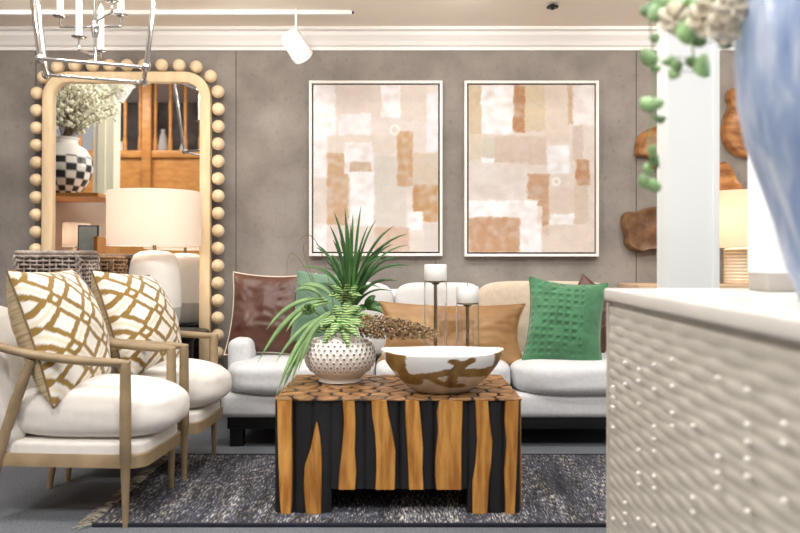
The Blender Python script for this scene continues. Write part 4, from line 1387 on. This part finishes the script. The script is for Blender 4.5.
# checkered vase on it
cvz = zsh
chv = thing('checkered_vase', 'black and white checkered vase on the bookcase seen in the mirror', 'vase', (bkx, ty, cvz))
pr = [(a * 1.22, b * 1.08) for a, b in [(.08, 0), (.12, .05), (.165, .13), (.185, .22), (.18, .30), (.14, .37), (.085, .41), (.08, .44), (.095, .46), (.085, .46), (.07, .43)]]
V, Fc, C = [], [], []
nn = 96; steps = 60
for i in range(steps + 1):
    t = i / steps * (len(pr) - 1); k = min(len(pr) - 2, int(t)); f = t - k
    r = pr[k][0] + (pr[k + 1][0] - pr[k][0]) * f; z = pr[k][1] + (pr[k + 1][1] - pr[k][1]) * f
    for j in range(nn):
        a = 2 * PI * j / nn
        V.append((bkx - .06 + r * math.cos(a), ty + r * math.sin(a), cvz + z + .001))
        dark = ((i // 4) + (j // 6)) % 2 == 0 and z < .33
        C.append((*lin((38, 38, 42) if dark else (226, 224, 218)), 1))
for i in range(steps):
    for j in range(nn): Fc.append((i * nn + j, i * nn + (j + 1) % nn, (i + 1) * nn + (j + 1) % nn, (i + 1) * nn + j))
Fc.append(tuple(range(nn)))
M['check'] = vmat('checker_glaze', .3, spec=.5)
build('body', (V, Fc), M['check'], chv, cols=C)
blm = thing('blossom_branches', 'bunch of white blossom branches standing in the checkered vase', 'flowers', (bkx, ty, cvz + .4))
bgs, sgs = [], []
for i in range(60):
    a = random.uniform(0, 2 * PI); s_ = random.uniform(.05, .38); hgt = random.uniform(.35, .72)
    tip = Vector((bkx + .04 + math.cos(a) * s_, ty + math.sin(a) * s_, cvz + .4 + hgt * (1 - s_ * .5)))
    pth = bez((bkx - .06, ty, cvz + .42), (bkx - .05 + math.cos(a) * s_ * .3, ty + math.sin(a) * s_ * .3, cvz + .4 + hgt * .6), tip, 8)
    sgs.append(tube(pth, .003, 5))
    for k in range(22):
        c = pth[random.randint(4, 8)] + Vector((random.uniform(-.05, .05), random.uniform(-.05, .05), random.uniform(-.05, .05)))
        bgs.append(sphere(c, random.uniform(.010, .020), 5))
build('branches', join(*sgs), M['twig'], blm)
M['bloss'] = mat('blossom_white', (232, 230, 206), .7, .1, 20)
tag(build('blossoms', join(*bgs), M['bloss'], blm), kind='stuff')
# lamp and framed print on the bookcase shelf
l2 = RP(80, 252, ty + .02)
table_lamp(bkx + .05, ty + .02, z2, z2 + .13, z2 + .33, .11, [(.001, z2 + .001), (.06, z2 + .001), (.065, z2 + .02), (.04, z2 + .09), (.012, z2 + .12)], 'little lit lamp on the bookcase shelf seen in the mirror', M['orangewood'], 3)
fp_ = RP(95, 258, ty + .2)
pf = thing('framed_print', 'dark framed pale print leaning on the bookcase shelf seen in the mirror', 'picture', (bkx + .235, ty + .2, z2))
build('frame', join(box(bkx + .14, bkx + .31, ty + .19, ty + .21, z2 + .001, z2 + .30, .002)), M['dk'], pf, auto=30)
build('print', box(bkx + .15, bkx + .30, ty + .209, ty + .2125, z2 + .012, z2 + .29), mat('pale_print', (200, 210, 210), .5, .1, 8), pf, smooth=False)

# pale fluted post
py_ = 1.4
pa_, pb_ = RP(97, 150, py_), RP(117, 150, py_)
struct('column_fluted', join(box(pa_.x, pb_.x, py_ - .1, py_ + .1, 0, 4.3), box(pa_.x + (pb_.x - pa_.x) * .25, pa_.x + (pb_.x - pa_.x) * .6, py_ + .1, py_ + .12, 0, 4.3), box(pa_.x - .02, pb_.x + .02, py_ - .12, py_ + .12, 0, .15)),
       mat('column_cream', (214, 210, 188), .5, .02, 4))
# balcony
by_ = -3.0
q0, q1 = RP(112, 192, by_), RP(215, 84, by_)
zf = RP(160, 152, by_).z; zt2 = RP(160, 60, by_).z
bal = thing('balcony', 'honey wood balcony with turned balusters, seen reflected in the mirror', 'balcony', (q0.x + 1, by_, 0))
xa, xb = q0.x - .6, q1.x + 2.0
zlow = RP(160, 262, by_).z
build('front_panel', box(xa, xb, by_ - .08, by_, zlow, zf - .10), M['loftwood'], bal, smooth=False)
build('floor_rail', box(xa, xb, by_ - .1, by_ + .05, zf - .10, zf + .02, .01), M['loftwood'], bal, auto=30)
x = xa + .05
while x < xb:
    build('baluster', tube([(x, by_ - .02, zf), (x, by_ - .02, zf + .2), (x, by_ - .02, zf + .28), (x, by_ - .02, zf + .8), (x, by_ - .02, zf + .88), (x, by_ - .02, 4.2)], [.038, .038, .024, .034, .024, .038], 10), M['loftwood'], bal, auto=50); x += .25
px_ = RP(148, 120, by_).x
build('post', box(px_ - .075, px_ + .075, by_ - .04, by_ + .09, RP(148, 190, by_).z, 4.29, .006), M['loftwood'], bal, auto=30)
build('back_wall', box(xa - .5, xb + .5, by_ - 2.2, by_ - 2.1, 0, 4.29), M['darkwall'], bal, smooth=False)
build('deck', box(xa, xb, by_ - 2.1, by_ - .09, zf - .08, zf - .0), M['loftwood'], bal, smooth=False)
for i in range(9):
    X = xa + .5 + i * .36
    r = random.uniform(.06, .1); hgt = random.uniform(.25, .6)
    tag(build('display_jar', lathe([(.001, zf), (r * .7, zf), (r, zf + hgt * .4), (r * .6, zf + hgt * .8), (r * .35, zf + hgt * .88), (r * .45, zf + hgt)], 18, X, by_ - .7), M['ceramic']), 'jar standing on the balcony deck behind the balusters, seen in the mirror', 'jar', 'jars on the balcony')

# ------------------------------------------------------------------ light: added ceiling panels and downlights, ambient light from the open shop sides
M['panel'] = emit('fill_panel', (255, 250, 244), 6)
first = None
for i, (x, y) in enumerate(((-2.2, 2.2), (0, 2.2), (2.2, 2.2), (-2.6, -.3), (0, -.3), (2.2, -.3), (-4.6, -1.6))):  # unseen panels added as the main light; the last one brightens the balcony
    o = thing('added_ceiling_light', 'unseen ceiling light panel added to light the showroom', 'ceiling light', (x, y, 4.29), 0, 'added ceiling light panels')
    build('housing', box(x - .42, x + .42, y - .42, y + .42, 4.255, 4.299, .005), M['white'], o, auto=30)
    build('diffuser', box(x - .39, x + .39, y - .39, y + .39, 4.25, 4.257), M['panel'], o, smooth=False)
    ld = bpy.data.lights.new('fill_panel_light', 'AREA'); ld.shape = 'SQUARE'; ld.size = .78; ld.energy = 66 if y > 0 else 105; ld.color = (1, .98, .955)
    lo = bpy.data.objects.new('fill_panel_light', ld); COL.objects.link(lo); lo.parent = o; lo.location = (0, 0, -.05)
for x in (-2.2, -.9, .35, 1.6, 2.6):  # unseen spots added to brighten the back wall
    o = thing('added_downlight', 'unseen downlight added at the ceiling edge to wash the back wall', 'downlight', (x, 4.1, 2.45), 0, 'added downlights over the wall')
    build('trim_ring', lathe([(.06, 2.449), (.06, 2.444), (.045, 2.444), (.045, 2.449)], 24, x, 4.1), M['white'], o)
    ld = bpy.data.lights.new('downlight', 'SPOT'); ld.energy = 28; ld.spot_size = 2.3; ld.spot_blend = 1.; ld.color = (1, .96, .92); ld.shadow_soft_size = .08
    lo = bpy.data.objects.new('downlight', ld); COL.objects.link(lo); lo.parent = o; lo.location = (0, 0, -.03)
    d = Vector((0, 1, -.8)).normalized(); lo.rotation_euler = (-d).to_track_quat('Z', 'Y').to_euler()

w = bpy.data.worlds.new('World'); S.world = w; w.use_nodes = True
w.node_tree.nodes['Background'].inputs[0].default_value = (1, .985, .975, 1)
w.node_tree.nodes['Background'].inputs[1].default_value = .6

# ------------------------------------------------------------------ camera
cd = bpy.data.cameras.new('camera'); cam = bpy.data.objects.new('camera', cd); COL.objects.link(cam)
cam.location = (0, 0, CAMZ); cam.rotation_euler = (PI / 2, 0, 0)
cd.sensor_width = 36; cd.lens = F / 800 * 36; cd.shift_y = -(266.5 - HZ) / 800
cd.clip_start = .05
cd.dof.use_dof = True; cd.dof.focus_distance = 3.9; cd.dof.aperture_fstop = 2.4
S.camera = cam
S.view_settings.view_transform = 'Standard'; S.view_settings.look = 'None'; S.view_settings.gamma = 1; S.view_settings.use_curve_mapping = False
S.view_settings.exposure = -0.38
for o in bpy.data.objects:
    if '_base' in o: del o['_base']
